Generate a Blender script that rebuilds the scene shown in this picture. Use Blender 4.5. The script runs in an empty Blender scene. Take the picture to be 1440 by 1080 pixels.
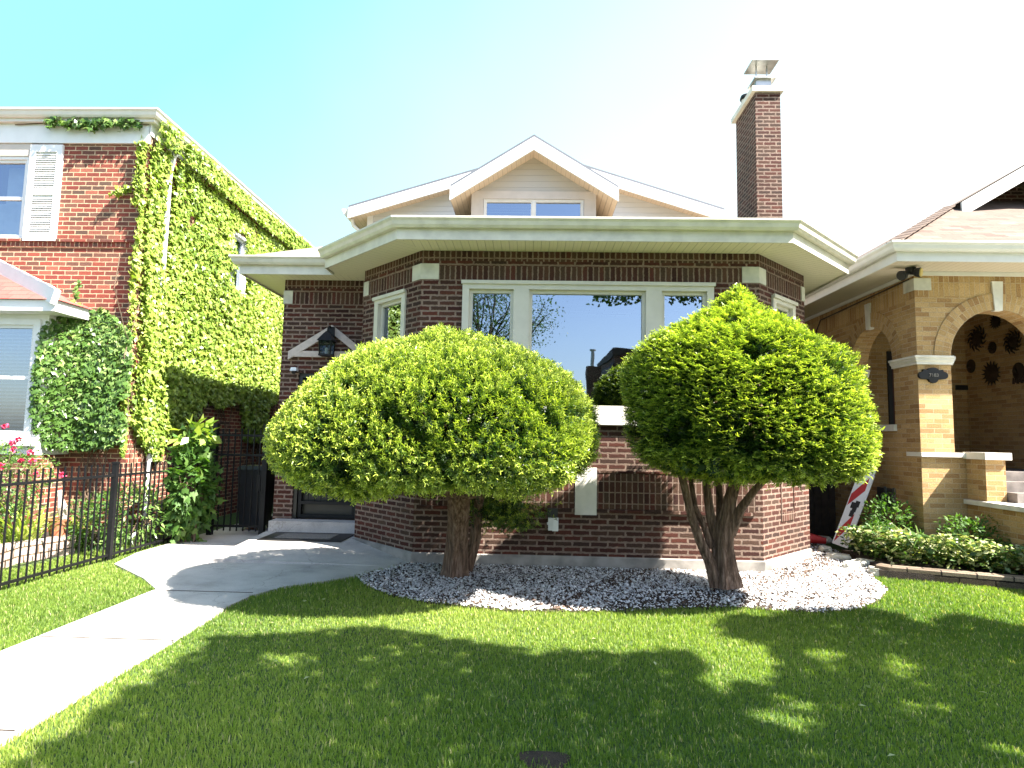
import bpy, bmesh, math, random
import numpy as np
from mathutils import Vector, noise
rng = np.random.default_rng(7); random.seed(7)
S = bpy.context.scene; COL = S.collection
R_ = math.radians
# ------------------------------------------------------------ camera (measured from the photograph)
F = 860.; H = 1.66
def _rx(a): c, s = math.cos(a), math.sin(a); return np.array([[1,0,0],[0,c,-s],[0,s,c]])
def _rz(a): c, s = math.cos(a), math.sin(a); return np.array([[c,-s,0],[s,c,0],[0,0,1]])
RM = _rz(R_(1.76)) @ _rx(math.pi/2 + R_(5.15)) @ _rz(R_(1.1)); CP = np.array([0, 0, H])
def atY(u, v, Y): d = RM @ np.array([u-720, -(v-540), -F]); return CP + d*(Y/d[1])
def atX(u, v, X): d = RM @ np.array([u-720, -(v-540), -F]); return CP + d*(X/d[0])
def atZ(u, v, Z=0.): d = RM @ np.array([u-720, -(v-540), -F]); return CP + d*((Z-H)/d[2])
def proj(P): q = (np.asarray(P)-CP) @ RM; return 720 + F*q[..., 0]/-q[..., 2], 540 - F*q[..., 1]/-q[..., 2]
cam = bpy.data.cameras.new('camera'); co = bpy.data.objects.new('camera', cam); COL.objects.link(co); S.camera = co
from mathutils import Matrix
m4 = Matrix([list(RM[i]) + [CP[i]] for i in range(3)] + [[0,0,0,1]]); co.matrix_world = m4
cam.sensor_width = 36; cam.lens = F/1440*36; cam.clip_end = 2000; cam.clip_start = .05
# ------------------------------------------------------------ light
AZ, EL = R_(65), R_(50)
SUN = np.array([math.sin(AZ)*math.cos(EL), -math.cos(AZ)*math.cos(EL), math.sin(EL)])
L = bpy.data.lights.new('sun', 'SUN'); L.energy = 5.0; L.angle = R_(.53); L.color = (1, .945, .86)
lo = bpy.data.objects.new('sun', L); COL.objects.link(lo); lo.rotation_euler = Vector(SUN).to_track_quat('Z', 'Y').to_euler(); lo.location = (8, -4, 12)
W = bpy.data.worlds.new('World'); S.world = W; W.use_nodes = True; nt = W.node_tree; nt.nodes.clear()
def N(nt, t, **kw):
    n = nt.nodes.new(t)
    for k, v in kw.items():
        if k in n.inputs.keys(): n.inputs[k].default_value = v
        else: setattr(n, k, v)
    return n
sky = N(nt, 'ShaderNodeTexSky', sky_type='NISHITA', sun_disc=False); sky.sun_elevation = EL; sky.sun_rotation = math.pi - AZ
sky.air_density = 1.0; sky.dust_density = 1.6; sky.ozone_density = 1.6
tc = N(nt, 'ShaderNodeTexCoord'); sp = N(nt, 'ShaderNodeSeparateXYZ'); nt.links.new(tc.outputs['Generated'], sp.inputs[0])
# thin bright haze veil, thicker low down and towards the east
m1 = N(nt, 'ShaderNodeMath', operation='MULTIPLY_ADD'); m1.inputs[1].default_value = .85; m1.inputs[2].default_value = .66; nt.links.new(sp.outputs['X'], m1.inputs[0])
m2 = N(nt, 'ShaderNodeMath', operation='MULTIPLY_ADD'); m2.inputs[1].default_value = -.95; nt.links.new(sp.outputs['Z'], m2.inputs[0]); nt.links.new(m1.outputs[0], m2.inputs[2])
nz = N(nt, 'ShaderNodeTexNoise'); nz.inputs['Scale'].default_value = 1.6; nz.inputs['Detail'].default_value = 4; nt.links.new(tc.outputs['Generated'], nz.inputs['Vector'])
m3 = N(nt, 'ShaderNodeMath', operation='MULTIPLY_ADD'); m3.inputs[1].default_value = .35; nt.links.new(nz.outputs[0], m3.inputs[0]); nt.links.new(m2.outputs[0], m3.inputs[2])
# the veil lies over the north half only
m4n = N(nt, 'ShaderNodeMapRange'); m4n.inputs[1].default_value = -.35; m4n.inputs[2].default_value = .3; nt.links.new(sp.outputs['Y'], m4n.inputs[0])
m5 = N(nt, 'ShaderNodeMath', operation='MULTIPLY', use_clamp=True); nt.links.new(m3.outputs[0], m5.inputs[0]); nt.links.new(m4n.outputs[0], m5.inputs[1])
cy = N(nt, 'ShaderNodeMix', data_type='RGBA'); cf = N(nt, 'ShaderNodeMath', operation='MULTIPLY'); cf.inputs[1].default_value = .85; nt.links.new(m4n.outputs[0], cf.inputs[0]); nt.links.new(cf.outputs[0], cy.inputs['Factor']); nt.links.new(sky.outputs[0], cy.inputs['A']); cy.inputs['B'].default_value = (.95, 2.35, 2.65, 1)
mx = N(nt, 'ShaderNodeMix', data_type='RGBA'); nt.links.new(m5.outputs[0], mx.inputs['Factor']); nt.links.new(cy.outputs['Result'], mx.inputs['A']); mx.inputs['B'].default_value = (3.0, 3.15, 3.2, 1)
bg = N(nt, 'ShaderNodeBackground'); bg.inputs[1].default_value = .085; nt.links.new(mx.outputs['Result'], bg.inputs[0])
wo = N(nt, 'ShaderNodeOutputWorld'); nt.links.new(bg.outputs[0], wo.inputs[0])
S.view_settings.view_transform = 'Standard'; S.view_settings.look = 'None'; S.view_settings.exposure = 2.45; S.view_settings.gamma = 1
S.render.engine = 'CYCLES'; S.cycles.max_bounces = 6; S.cycles.transparent_max_bounces = 8; S.cycles.use_denoising = True
# ------------------------------------------------------------ materials
def newmat(name):
    m = bpy.data.materials.new(name); m.use_nodes = True; nt = m.node_tree; nt.nodes.clear()
    o = N(nt, 'ShaderNodeOutputMaterial'); p = N(nt, 'ShaderNodeBsdfPrincipled'); nt.links.new(p.outputs[0], o.inputs[0]); return m, nt, p, o
def ramp(nt, stops, src=None, interp='LINEAR'):
    r = N(nt, 'ShaderNodeValToRGB'); e = r.color_ramp; e.interpolation = interp
    while len(e.elements) < len(stops): e.elements.new(.5)
    for el, (p, c) in zip(e.elements, stops): el.position = p; el.color = (*c, 1)
    if src: nt.links.new(src, r.inputs[0])
    return r
def bump(nt, p, src, strength=.3, dist=.01, prev=None):
    b = N(nt, 'ShaderNodeBump'); b.inputs['Strength'].default_value = strength; b.inputs['Distance'].default_value = dist
    nt.links.new(src, b.inputs['Height'])
    if prev: nt.links.new(prev, b.inputs['Normal'])
    nt.links.new(b.outputs[0], p.inputs['Normal']); return b.outputs[0]
def uvvec(nt, scale=(1,1,1), loc=(0,0,0), rot=0):
    t = N(nt, 'ShaderNodeTexCoord'); m = N(nt, 'ShaderNodeMapping'); m.inputs['Scale'].default_value = scale; m.inputs['Location'].default_value = loc; m.inputs['Rotation'].default_value = (0, 0, rot)
    nt.links.new(t.outputs['UV'], m.inputs[0]); return m.outputs[0]
def plain(name, c, rough=.6, metal=0, var=.12, scale=6, bmp=.15, bd=.004, spec=.5, detail=6, c2=None):
    m, nt, p, o = newmat(name); t = N(nt, 'ShaderNodeTexCoord')
    n = N(nt, 'ShaderNodeTexNoise'); n.inputs['Scale'].default_value = scale; n.inputs['Detail'].default_value = detail; nt.links.new(t.outputs['Object'], n.inputs['Vector'])
    c2 = c2 or tuple(x*(1-var*1.6) for x in c)
    r = ramp(nt, [(.3, c2), (.62, c)], n.outputs[0]); nt.links.new(r.outputs[0], p.inputs['Base Color'])
    p.inputs['Roughness'].default_value = rough; p.inputs['Metallic'].default_value = metal; p.inputs['Specular IOR Level'].default_value = spec
    if bmp:
        n2 = N(nt, 'ShaderNodeTexNoise'); n2.inputs['Scale'].default_value = scale*9; n2.inputs['Detail'].default_value = 5; nt.links.new(t.outputs['Object'], n2.inputs['Vector'])
        bump(nt, p, n2.outputs[0], bmp, bd)
    return m
def brick(name, tones, mortar, w=.229, h=.0716, mt=.013, off=.5, loc=(0,0,0), rough=.85, wob=.006, stain=.25, bd=.008):
    m, nt, p, o = newmat(name); v = uvvec(nt, loc=loc)
    nz = N(nt, 'ShaderNodeTexNoise'); nz.inputs['Scale'].default_value = 26; nz.inputs['Detail'].default_value = 3; nt.links.new(v, nz.inputs['Vector'])
    sb = N(nt, 'ShaderNodeVectorMath', operation='MULTIPLY_ADD'); sb.inputs[1].default_value = (wob*2, wob*1.6, 0); sb.inputs[2].default_value = (-wob, -wob*.8, 0)
    nt.links.new(nz.outputs['Color'], sb.inputs[0]); ad = N(nt, 'ShaderNodeVectorMath', operation='ADD'); nt.links.new(v, ad.inputs[0]); nt.links.new(sb.outputs[0], ad.inputs[1])
    b = N(nt, 'ShaderNodeTexBrick'); b.offset = off; b.inputs['Scale'].default_value = 1; b.inputs['Mortar Size'].default_value = mt/2; b.inputs['Mortar Smooth'].default_value = .25
    b.inputs['Brick Width'].default_value = w; b.inputs['Row Height'].default_value = h; b.inputs['Bias'].default_value = 0
    b.inputs['Color1'].default_value = (0,0,0,1); b.inputs['Color2'].default_value = (1,1,1,1); b.inputs['Mortar'].default_value = (.5,.5,.5,1); nt.links.new(ad.outputs[0], b.inputs['Vector'])
    k = len(tones); r = ramp(nt, [(i/(k-1), c) for i, c in enumerate(tones)], b.outputs['Color'])
    n2 = N(nt, 'ShaderNodeTexNoise'); n2.inputs['Scale'].default_value = 60; n2.inputs['Detail'].default_value = 6; nt.links.new(v, n2.inputs['Vector'])
    mm = N(nt, 'ShaderNodeMix', data_type='RGBA', blend_type='MULTIPLY'); mm.inputs['Factor'].default_value = .7; r2 = ramp(nt, [(.3, (.55,.5,.5)), (.65, (1.15,1.15,1.15))], n2.outputs[0])
    nt.links.new(r.outputs[0], mm.inputs['A']); nt.links.new(r2.outputs[0], mm.inputs['B'])
    n4 = N(nt, 'ShaderNodeTexNoise'); n4.inputs['Scale'].default_value = 14; n4.inputs['Detail'].default_value = 5; nt.links.new(v, n4.inputs['Vector'])
    rm = ramp(nt, [(.3, tuple(x*.72 for x in mortar)), (.65, tuple(x*1.12 for x in mortar))], n4.outputs[0])
    mo = N(nt, 'ShaderNodeMix', data_type='RGBA'); nt.links.new(b.outputs['Fac'], mo.inputs['Factor']); nt.links.new(mm.outputs['Result'], mo.inputs['A']); nt.links.new(rm.outputs[0], mo.inputs['B'])
    n3 = N(nt, 'ShaderNodeTexNoise'); n3.inputs['Scale'].default_value = 1.1; n3.inputs['Detail'].default_value = 5; nt.links.new(v, n3.inputs['Vector'])
    ms = N(nt, 'ShaderNodeMix', data_type='RGBA', blend_type='MULTIPLY'); ms.inputs['Factor'].default_value = stain; r3 = ramp(nt, [(.3, (.45,.42,.4)), (.6, (1.1,1.1,1.1))], n3.outputs[0])
    nt.links.new(mo.outputs['Result'], ms.inputs['A']); nt.links.new(r3.outputs[0], ms.inputs['B']); nt.links.new(ms.outputs['Result'], p.inputs['Base Color'])
    iv = N(nt, 'ShaderNodeMath', operation='MULTIPLY_ADD'); iv.inputs[1].default_value = -1; iv.inputs[2].default_value = 1; nt.links.new(b.outputs['Fac'], iv.inputs[0])
    # raised brick faces, each slightly in or out, with a rough skin
    a1 = N(nt, 'ShaderNodeMath', operation='MULTIPLY_ADD'); a1.inputs[1].default_value = .35; nt.links.new(n2.outputs[0], a1.inputs[0]); nt.links.new(iv.outputs[0], a1.inputs[2])
    bump(nt, p, a1.outputs[0], .8, bd); p.inputs['Roughness'].default_value = rough; p.inputs['Specular IOR Level'].default_value = .25
    return m
M = {}
DT = [(.034,.012,.009), (.070,.020,.013), (.050,.022,.015), (.090,.026,.016), (.060,.032,.021), (.040,.020,.015), (.080,.044,.028)]
DM = (.21,.148,.115)
M['db'] = brick('dark_red_brick', DT, DM, mt=.028, wob=.014, bd=.016, stain=.5)
ST = [(.035,.013,.010), (.062,.024,.016), (.085,.042,.026), (.055,.034,.022), (.085,.026,.018)]
M['dsold'] = brick('soldier_brick', ST, DM, w=.0745, h=.60, off=0, mt=.021, loc=(0,.1,0), wob=.012, bd=.012)
LT = [(.17,.040,.030), (.25,.066,.044), (.20,.050,.036), (.10,.058,.042), (.30,.10,.066), (.085,.060,.045), (.22,.055,.040), (.15,.075,.055)]
LM = (.50,.36,.23)
M['lb'] = brick('red_brick', LT, LM, w=.215, h=.0735, mt=.017, wob=.007)
M['lsold'] = brick('red_soldier_brick', LT, LM, w=.0745, h=.6, off=0, mt=.012, loc=(0,.1,0))
YT = [(.35,.215,.09), (.46,.305,.135), (.41,.265,.11), (.50,.34,.16), (.30,.17,.07), (.38,.235,.095)]
YM = (.45,.34,.21)
M['yb'] = brick('buff_brick', YT, YM, w=.222, h=.0716, mt=.011, wob=.004)
M['ysold'] = brick('buff_soldier_brick', YT, YM, w=.0745, h=.6, off=0, mt=.011, loc=(0,.1,0))
M['yring'] = brick('buff_arch_brick', YT, YM, w=.0745, h=.13, off=0, mt=.012)
M['block'] = brick('pale_block', [(.42,.30,.25), (.52,.42,.37), (.35,.25,.2)], (.12,.08,.05), w=.34, h=.105, mt=.02, wob=.01)
M['edge'] = brick('edging_block', [(.16,.12,.085), (.24,.19,.14), (.12,.09,.065)], (.02,.016,.012), w=.36, h=.11, mt=.02, wob=.012)
M['cream'] = plain('cream_paint', (.54,.515,.43), .42, var=.06, bmp=.04)
M['gutter'] = plain('gutter_paint', (.575,.55,.465), .35, var=.13, bmp=.0)
M['white'] = plain('white_paint', (.70,.70,.70), .4, var=.04, bmp=.04)
M['wtrim'] = plain('white_trim', (.64,.62,.58), .45, var=.05, bmp=.04)
M['stone'] = plain('limestone', (.55,.53,.45), .85, var=.2, scale=5, bmp=.4)
M['found'] = plain('stained_concrete', (.30,.275,.245), .9, var=.35, scale=4, bmp=.4)
M['wstone'] = plain('white_limestone', (.66,.63,.56), .8, var=.15, scale=5, bmp=.3)
M['beam'] = plain('weathered_board', (.50,.42,.37), .7, var=.15, scale=14, bmp=.3)
M['iron'] = plain('black_iron', (.008,.008,.009), .5, var=.2, spec=.25, bmp=.1)
M['black'] = plain('black_plastic', (.010,.010,.011), .5, var=.1, bmp=.1)
M['dark'] = plain('dark_room', (.035,.032,.03), .9, bmp=0)
M['door'] = plain('dark_door', (.012,.011,.010), .4, var=.3, bmp=.1)
M['reddoor'] = plain('red_door', (.06,.012,.008), .4, bmp=.1)
M['rust'] = plain('dark_bronze', (.05,.032,.022), .5, metal=.4, var=.3, bmp=.5)
M['galv'] = plain('galvanised', (.42,.42,.40), .35, metal=.8, var=.2, bmp=.2)
M['tan'] = plain('tan_trim', (.50,.44,.385), .5, var=.06, bmp=.03)
M['bin'] = plain('bin_plastic', (.006,.010,.016), .45, bmp=.2)
M['wood'] = plain('dark_wood', (.035,.022,.014), .8, var=.4, scale=10, bmp=.5)
M['red'] = plain('red_paint', (.45,.02,.02), .5, bmp=.05)
M['pink'] = plain('pink_petal', (.75,.06,.16), .6, var=.2, bmp=0)
M['terra'] = plain('terracotta', (.35,.13,.07), .8, bmp=.2)
M['mat'] = plain('grey_mat', (.22,.20,.18), .95, scale=60, var=.3, bmp=.6)
M['soil'] = plain('soil', (.045,.028,.018), 1, var=.4, scale=12, bmp=.8, bd=.03)
M['amber'] = plain('amber_glass', (.55,.42,.12), .3, bmp=.2)
M['greyblind'] = plain('grey_blind', (.16,.16,.17), .6, bmp=0)
M['digit'] = plain('worn_metal', (.20,.18,.15), .5, bmp=0)
M['step'] = plain('grey_step_stone', (.17,.145,.13), .85, var=.3, bmp=.4)
M['blind'] = plain('blind_slat', (.72,.71,.70), .5, bmp=0)
def concrete(name, c, joint=None):
    m, nt, p, o = newmat(name); t = N(nt, 'ShaderNodeTexCoord')
    n = N(nt, 'ShaderNodeTexNoise'); n.inputs['Scale'].default_value = 1.7; n.inputs['Detail'].default_value = 9; n.inputs['Roughness'].default_value = .65; nt.links.new(t.outputs['Object'], n.inputs['Vector'])
    r = ramp(nt, [(.32, tuple(x*.66 for x in c)), (.5, tuple(x*.92 for x in c)), (.68, tuple(x*1.08 for x in c))], n.outputs[0])
    n2 = N(nt, 'ShaderNodeTexNoise'); n2.inputs['Scale'].default_value = 140; n2.inputs['Detail'].default_value = 4; nt.links.new(t.outputs['Object'], n2.inputs['Vector'])
    r2 = ramp(nt, [(.35, (.7,.7,.7)), (.6, (1.06,1.06,1.06))], n2.outputs[0]); mm = N(nt, 'ShaderNodeMix', data_type='RGBA', blend_type='MULTIPLY'); mm.inputs['Factor'].default_value = .6
    nt.links.new(r.outputs[0], mm.inputs['A']); nt.links.new(r2.outputs[0], mm.inputs['B'])
    # fine cracks
    vo = N(nt, 'ShaderNodeTexVoronoi', feature='DISTANCE_TO_EDGE'); vo.inputs['Scale'].default_value = .9; ds = N(nt, 'ShaderNodeVectorMath', operation='MULTIPLY_ADD'); ds.inputs[1].default_value = (.5,.5,.5); nt.links.new(n.outputs['Color'], ds.inputs[0]); nt.links.new(t.outputs['Object'], ds.inputs[2]); nt.links.new(ds.outputs[0], vo.inputs['Vector'])
    rc = ramp(nt, [(0, (.35,.33,.3)), (.006, (1,1,1))], vo.outputs['Distance']); mk = N(nt, 'ShaderNodeMix', data_type='RGBA', blend_type='MULTIPLY'); mk.inputs['Factor'].default_value = .55
    nt.links.new(mm.outputs['Result'], mk.inputs['A']); nt.links.new(rc.outputs[0], mk.inputs['B']); nt.links.new(mk.outputs['Result'], p.inputs['Base Color'])
    p.inputs['Roughness'].default_value = .9; bump(nt, p, n2.outputs[0], .35, .004); return m
M['conc'] = concrete('concrete', (.47,.44,.41)); M['asph'] = concrete('asphalt', (.06,.06,.06))
def siding(name, c, pitch=.105):
    m, nt, p, o = newmat(name); v = uvvec(nt); s = N(nt, 'ShaderNodeSeparateXYZ'); nt.links.new(v, s.inputs[0])
    d = N(nt, 'ShaderNodeMath', operation='DIVIDE'); d.inputs[1].default_value = pitch; nt.links.new(s.outputs['Y'], d.inputs[0])
    f = N(nt, 'ShaderNodeMath', operation='FRACT'); nt.links.new(d.outputs[0], f.inputs[0])
    r = ramp(nt, [(0, tuple(x*.6 for x in c)), (.06, c), (1, c)], f.outputs[0]); nt.links.new(r.outputs[0], p.inputs['Base Color'])
    i = N(nt, 'ShaderNodeMath', operation='SUBTRACT'); i.inputs[0].default_value = 1; nt.links.new(f.outputs[0], i.inputs[1]); bump(nt, p, i.outputs[0], 1, .018); p.inputs['Roughness'].default_value = .45; return m
M['siding'] = siding('white_siding', (.55,.55,.54)); M['tsiding'] = siding('tan_siding', (.46,.42,.365))
def soffit(name, c, pitch=.105):
    m, nt, p, o = newmat(name); v = uvvec(nt); s = N(nt, 'ShaderNodeSeparateXYZ'); nt.links.new(v, s.inputs[0])
    d = N(nt, 'ShaderNodeMath', operation='DIVIDE'); d.inputs[1].default_value = pitch; nt.links.new(s.outputs['X'], d.inputs[0])
    f = N(nt, 'ShaderNodeMath', operation='FRACT'); nt.links.new(d.outputs[0], f.inputs[0])
    r = ramp(nt, [(0, tuple(x*.4 for x in c)), (.09, c), (.5, c), (.52, tuple(x*.8 for x in c)), (.56, c)], f.outputs[0]); nt.links.new(r.outputs[0], p.inputs['Base Color'])
    r2 = ramp(nt, [(0, (0,0,0)), (.08, (1,1,1))], f.outputs[0]); bump(nt, p, r2.outputs[0], .8, .008); p.inputs['Roughness'].default_value = .5; return m
M['soffit'] = soffit('cream_soffit', (.68,.64,.48)); M['tsoffit'] = soffit('tan_soffit', (.62,.50,.38), .09); M['ysoffit'] = soffit('right_soffit', (.60,.52,.42), .1)
def shingle(name, tones, h=.13, w=.3):
    m, nt, p, o = newmat(name); v = uvvec(nt); b = N(nt, 'ShaderNodeTexBrick'); b.offset = .37; b.inputs['Scale'].default_value = 1; b.inputs['Mortar Size'].default_value = .004; b.inputs['Brick Width'].default_value = w; b.inputs['Row Height'].default_value = h
    b.inputs['Color1'].default_value = (0,0,0,1); b.inputs['Color2'].default_value = (1,1,1,1); b.inputs['Mortar'].default_value = (0,0,0,1); nt.links.new(v, b.inputs['Vector'])
    r = ramp(nt, [(i/(len(tones)-1), c) for i, c in enumerate(tones)], b.outputs['Color'])
    n2 = N(nt, 'ShaderNodeTexNoise'); n2.inputs['Scale'].default_value = 90; nt.links.new(v, n2.inputs['Vector']); r2 = ramp(nt, [(.3, (.6,.6,.6)), (.7, (1.2,1.2,1.2))], n2.outputs[0])
    mm = N(nt, 'ShaderNodeMix', data_type='RGBA', blend_type='MULTIPLY'); mm.inputs['Factor'].default_value = .8; nt.links.new(r.outputs[0], mm.inputs['A']); nt.links.new(r2.outputs[0], mm.inputs['B'])
    mo = N(nt, 'ShaderNodeMix', data_type='RGBA'); nt.links.new(b.outputs['Fac'], mo.inputs['Factor']); nt.links.new(mm.outputs['Result'], mo.inputs['A']); mo.inputs['B'].default_value = (*[x*.35 for x in tones[0]], 1)
    nt.links.new(mo.outputs['Result'], p.inputs['Base Color']); p.inputs['Roughness'].default_value = .95
    s = N(nt, 'ShaderNodeSeparateXYZ'); nt.links.new(v, s.inputs[0]); d = N(nt, 'ShaderNodeMath', operation='DIVIDE'); d.inputs[1].default_value = h; nt.links.new(s.outputs['Y'], d.inputs[0]); f = N(nt, 'ShaderNodeMath', operation='FRACT'); nt.links.new(d.outputs[0], f.inputs[0])
    i = N(nt, 'ShaderNodeMath', operation='SUBTRACT'); i.inputs[0].default_value = 1; nt.links.new(f.outputs[0], i.inputs[1]); bump(nt, p, i.outputs[0], .8, .012); return m
M['rgrey'] = shingle('beige_shingle', [(.20,.17,.13), (.30,.255,.195), (.25,.21,.16)]); M['rbrown'] = shingle('brown_shingle', [(.085,.055,.042), (.15,.105,.08), (.115,.078,.06), (.175,.125,.095)]); M['rred'] = shingle('red_shingle', [(.36,.07,.055), (.44,.10,.08), (.30,.06,.05)])
def glass(name, refl=.3, tint=(.75,.85,1)):
    m = bpy.data.materials.new(name); m.use_nodes = True; nt = m.node_tree; nt.nodes.clear(); o = N(nt, 'ShaderNodeOutputMaterial')
    t = N(nt, 'ShaderNodeBsdfTransparent'); t.inputs[0].default_value = (.55,.6,.6,1); g = N(nt, 'ShaderNodeBsdfGlossy'); g.inputs['Roughness'].default_value = .012; g.inputs[0].default_value = (*tint, 1)
    tcn = N(nt, 'ShaderNodeTexCoord'); n = N(nt, 'ShaderNodeTexNoise'); n.inputs['Scale'].default_value = 1.3; nt.links.new(tcn.outputs['Object'], n.inputs['Vector']); b = N(nt, 'ShaderNodeBump'); b.inputs['Strength'].default_value = .25; b.inputs['Distance'].default_value = .01; nt.links.new(n.outputs[0], b.inputs['Height']); nt.links.new(b.outputs[0], g.inputs['Normal'])
    lw = N(nt, 'ShaderNodeLayerWeight'); lw.inputs['Blend'].default_value = .25; a = N(nt, 'ShaderNodeMath', operation='MULTIPLY_ADD', use_clamp=True); a.inputs[1].default_value = .7; a.inputs[2].default_value = refl; nt.links.new(lw.outputs['Fresnel'], a.inputs[0])
    x = N(nt, 'ShaderNodeMixShader'); nt.links.new(a.outputs[0], x.inputs[0]); nt.links.new(t.outputs[0], x.inputs[1]); nt.links.new(g.outputs[0], x.inputs[2]); nt.links.new(x.outputs[0], o.inputs[0]); return m
M['glass'] = glass('window_glass'); M['lglass'] = glass('lamp_glass', .05)
def leafmat(name, stops, tr=.35, rough=.5, tip=None, trc=1.4):
    m, nt, p, o = newmat(name); t = N(nt, 'ShaderNodeTexCoord'); s = N(nt, 'ShaderNodeSeparateXYZ'); nt.links.new(t.outputs['UV'], s.inputs[0])
    r = ramp(nt, stops, s.outputs['X']); src = r.outputs[0]
    if tip:
        mt = N(nt, 'ShaderNodeMix', data_type='RGBA'); r2 = ramp(nt, [(.25, (0,0,0)), (.95, (1,1,1))], s.outputs['Y']); nt.links.new(r2.outputs[0], mt.inputs['Factor']); nt.links.new(src, mt.inputs['A']); mt.inputs['B'].default_value = (*tip, 1); src = mt.outputs['Result']
    nt.links.new(src, p.inputs['Base Color']); p.inputs['Roughness'].default_value = rough; p.inputs['Specular IOR Level'].default_value = .4
    tl = N(nt, 'ShaderNodeBsdfTranslucent'); g = N(nt, 'ShaderNodeMix', data_type='RGBA', blend_type='MULTIPLY'); g.inputs['Factor'].default_value = 1; nt.links.new(src, g.inputs['A']); g.inputs['B'].default_value = (trc, trc*1.1, .5, 1); nt.links.new(g.outputs['Result'], tl.inputs[0])
    x = N(nt, 'ShaderNodeMixShader'); x.inputs[0].default_value = tr; nt.links.new(p.outputs[0], x.inputs[1]); nt.links.new(tl.outputs[0], x.inputs[2]); nt.links.new(x.outputs[0], o.inputs[0]); return m
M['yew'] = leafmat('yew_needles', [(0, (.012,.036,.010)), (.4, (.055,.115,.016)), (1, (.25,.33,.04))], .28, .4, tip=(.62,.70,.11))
M['ivy'] = leafmat('ivy_leaves', [(0, (.10,.17,.025)), (.5, (.23,.32,.05)), (1, (.38,.44,.10))], .3, .38)
M['ivyd'] = leafmat('dark_ivy_leaves', [(0, (.035,.08,.016)), (.6, (.09,.17,.035)), (1, (.28,.36,.12))], .25, .3)
M['grass'] = leafmat('grass_blades', [(0, (.085,.155,.026)), (.5, (.20,.285,.048)), (.9, (.34,.40,.09)), (1, (.48,.43,.22))], .45, .5)
M['broad'] = leafmat('broad_leaves', [(0, (.03,.08,.015)), (.6, (.07,.15,.025)), (1, (.14,.22,.05))], .35, .6)
M['varieg'] = leafmat('variegated_leaves', [(0, (.03,.07,.02)), (.5, (.08,.15,.03)), (.62, (.25,.28,.08)), (1, (.55,.55,.32))], .25, .35)
M['tree'] = leafmat('tree_leaves', [(0, (.03,.07,.015)), (1, (.08,.14,.03))], .3, .5)
def barkm(name, a, b):
    m, nt, p, o = newmat(name); t = N(nt, 'ShaderNodeTexCoord'); mp = N(nt, 'ShaderNodeMapping'); mp.inputs['Scale'].default_value = (22, 22, 2.2); nt.links.new(t.outputs['Object'], mp.inputs[0])
    n = N(nt, 'ShaderNodeTexNoise'); n.inputs['Scale'].default_value = 1.5; n.inputs['Detail'].default_value = 8; n.inputs['Roughness'].default_value = .7; nt.links.new(mp.outputs[0], n.inputs['Vector'])
    r = ramp(nt, [(.32, tuple(x*.25 for x in a)), (.48, a), (.7, b)], n.outputs[0]); nt.links.new(r.outputs[0], p.inputs['Base Color']); p.inputs['Roughness'].default_value = .95; bump(nt, p, n.outputs[0], 1, .03); return m
M['bark'] = barkm('yew_bark', (.11,.062,.038), (.30,.20,.145)); M['sbark'] = barkm('street_bark', (.08,.06,.05), (.16,.13,.1)); M['stem'] = plain('ivy_stem', (.12,.08,.05), .9)
def groundm():
    m, nt, p, o = newmat('lawn_ground'); t = N(nt, 'ShaderNodeTexCoord'); n = N(nt, 'ShaderNodeTexNoise'); n.inputs['Scale'].default_value = 30; n.inputs['Detail'].default_value = 8; nt.links.new(t.outputs['Object'], n.inputs['Vector'])
    r = ramp(nt, [(.3, (.02,.035,.008)), (.55, (.05,.09,.015)), (.75, (.09,.13,.03))], n.outputs[0]); nt.links.new(r.outputs[0], p.inputs['Base Color']); p.inputs['Roughness'].default_value = 1; bump(nt, p, n.outputs[0], 1, .03); return m
M['ground'] = groundm()
def gravelm(name, stops):
    m, nt, p, o = newmat(name); t = N(nt, 'ShaderNodeTexCoord'); s = N(nt, 'ShaderNodeSeparateXYZ'); nt.links.new(t.outputs['UV'], s.inputs[0]); r = ramp(nt, stops, s.outputs['X']); nt.links.new(r.outputs[0], p.inputs['Base Color']); p.inputs['Roughness'].default_value = .85; return m
M['chips'] = gravelm('stone_chips', [(0, (.06,.035,.022)), (.16, (.10,.06,.04)), (.2, (.30,.29,.28)), (.6, (.52,.51,.50)), (1, (.78,.77,.75))])
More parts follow.
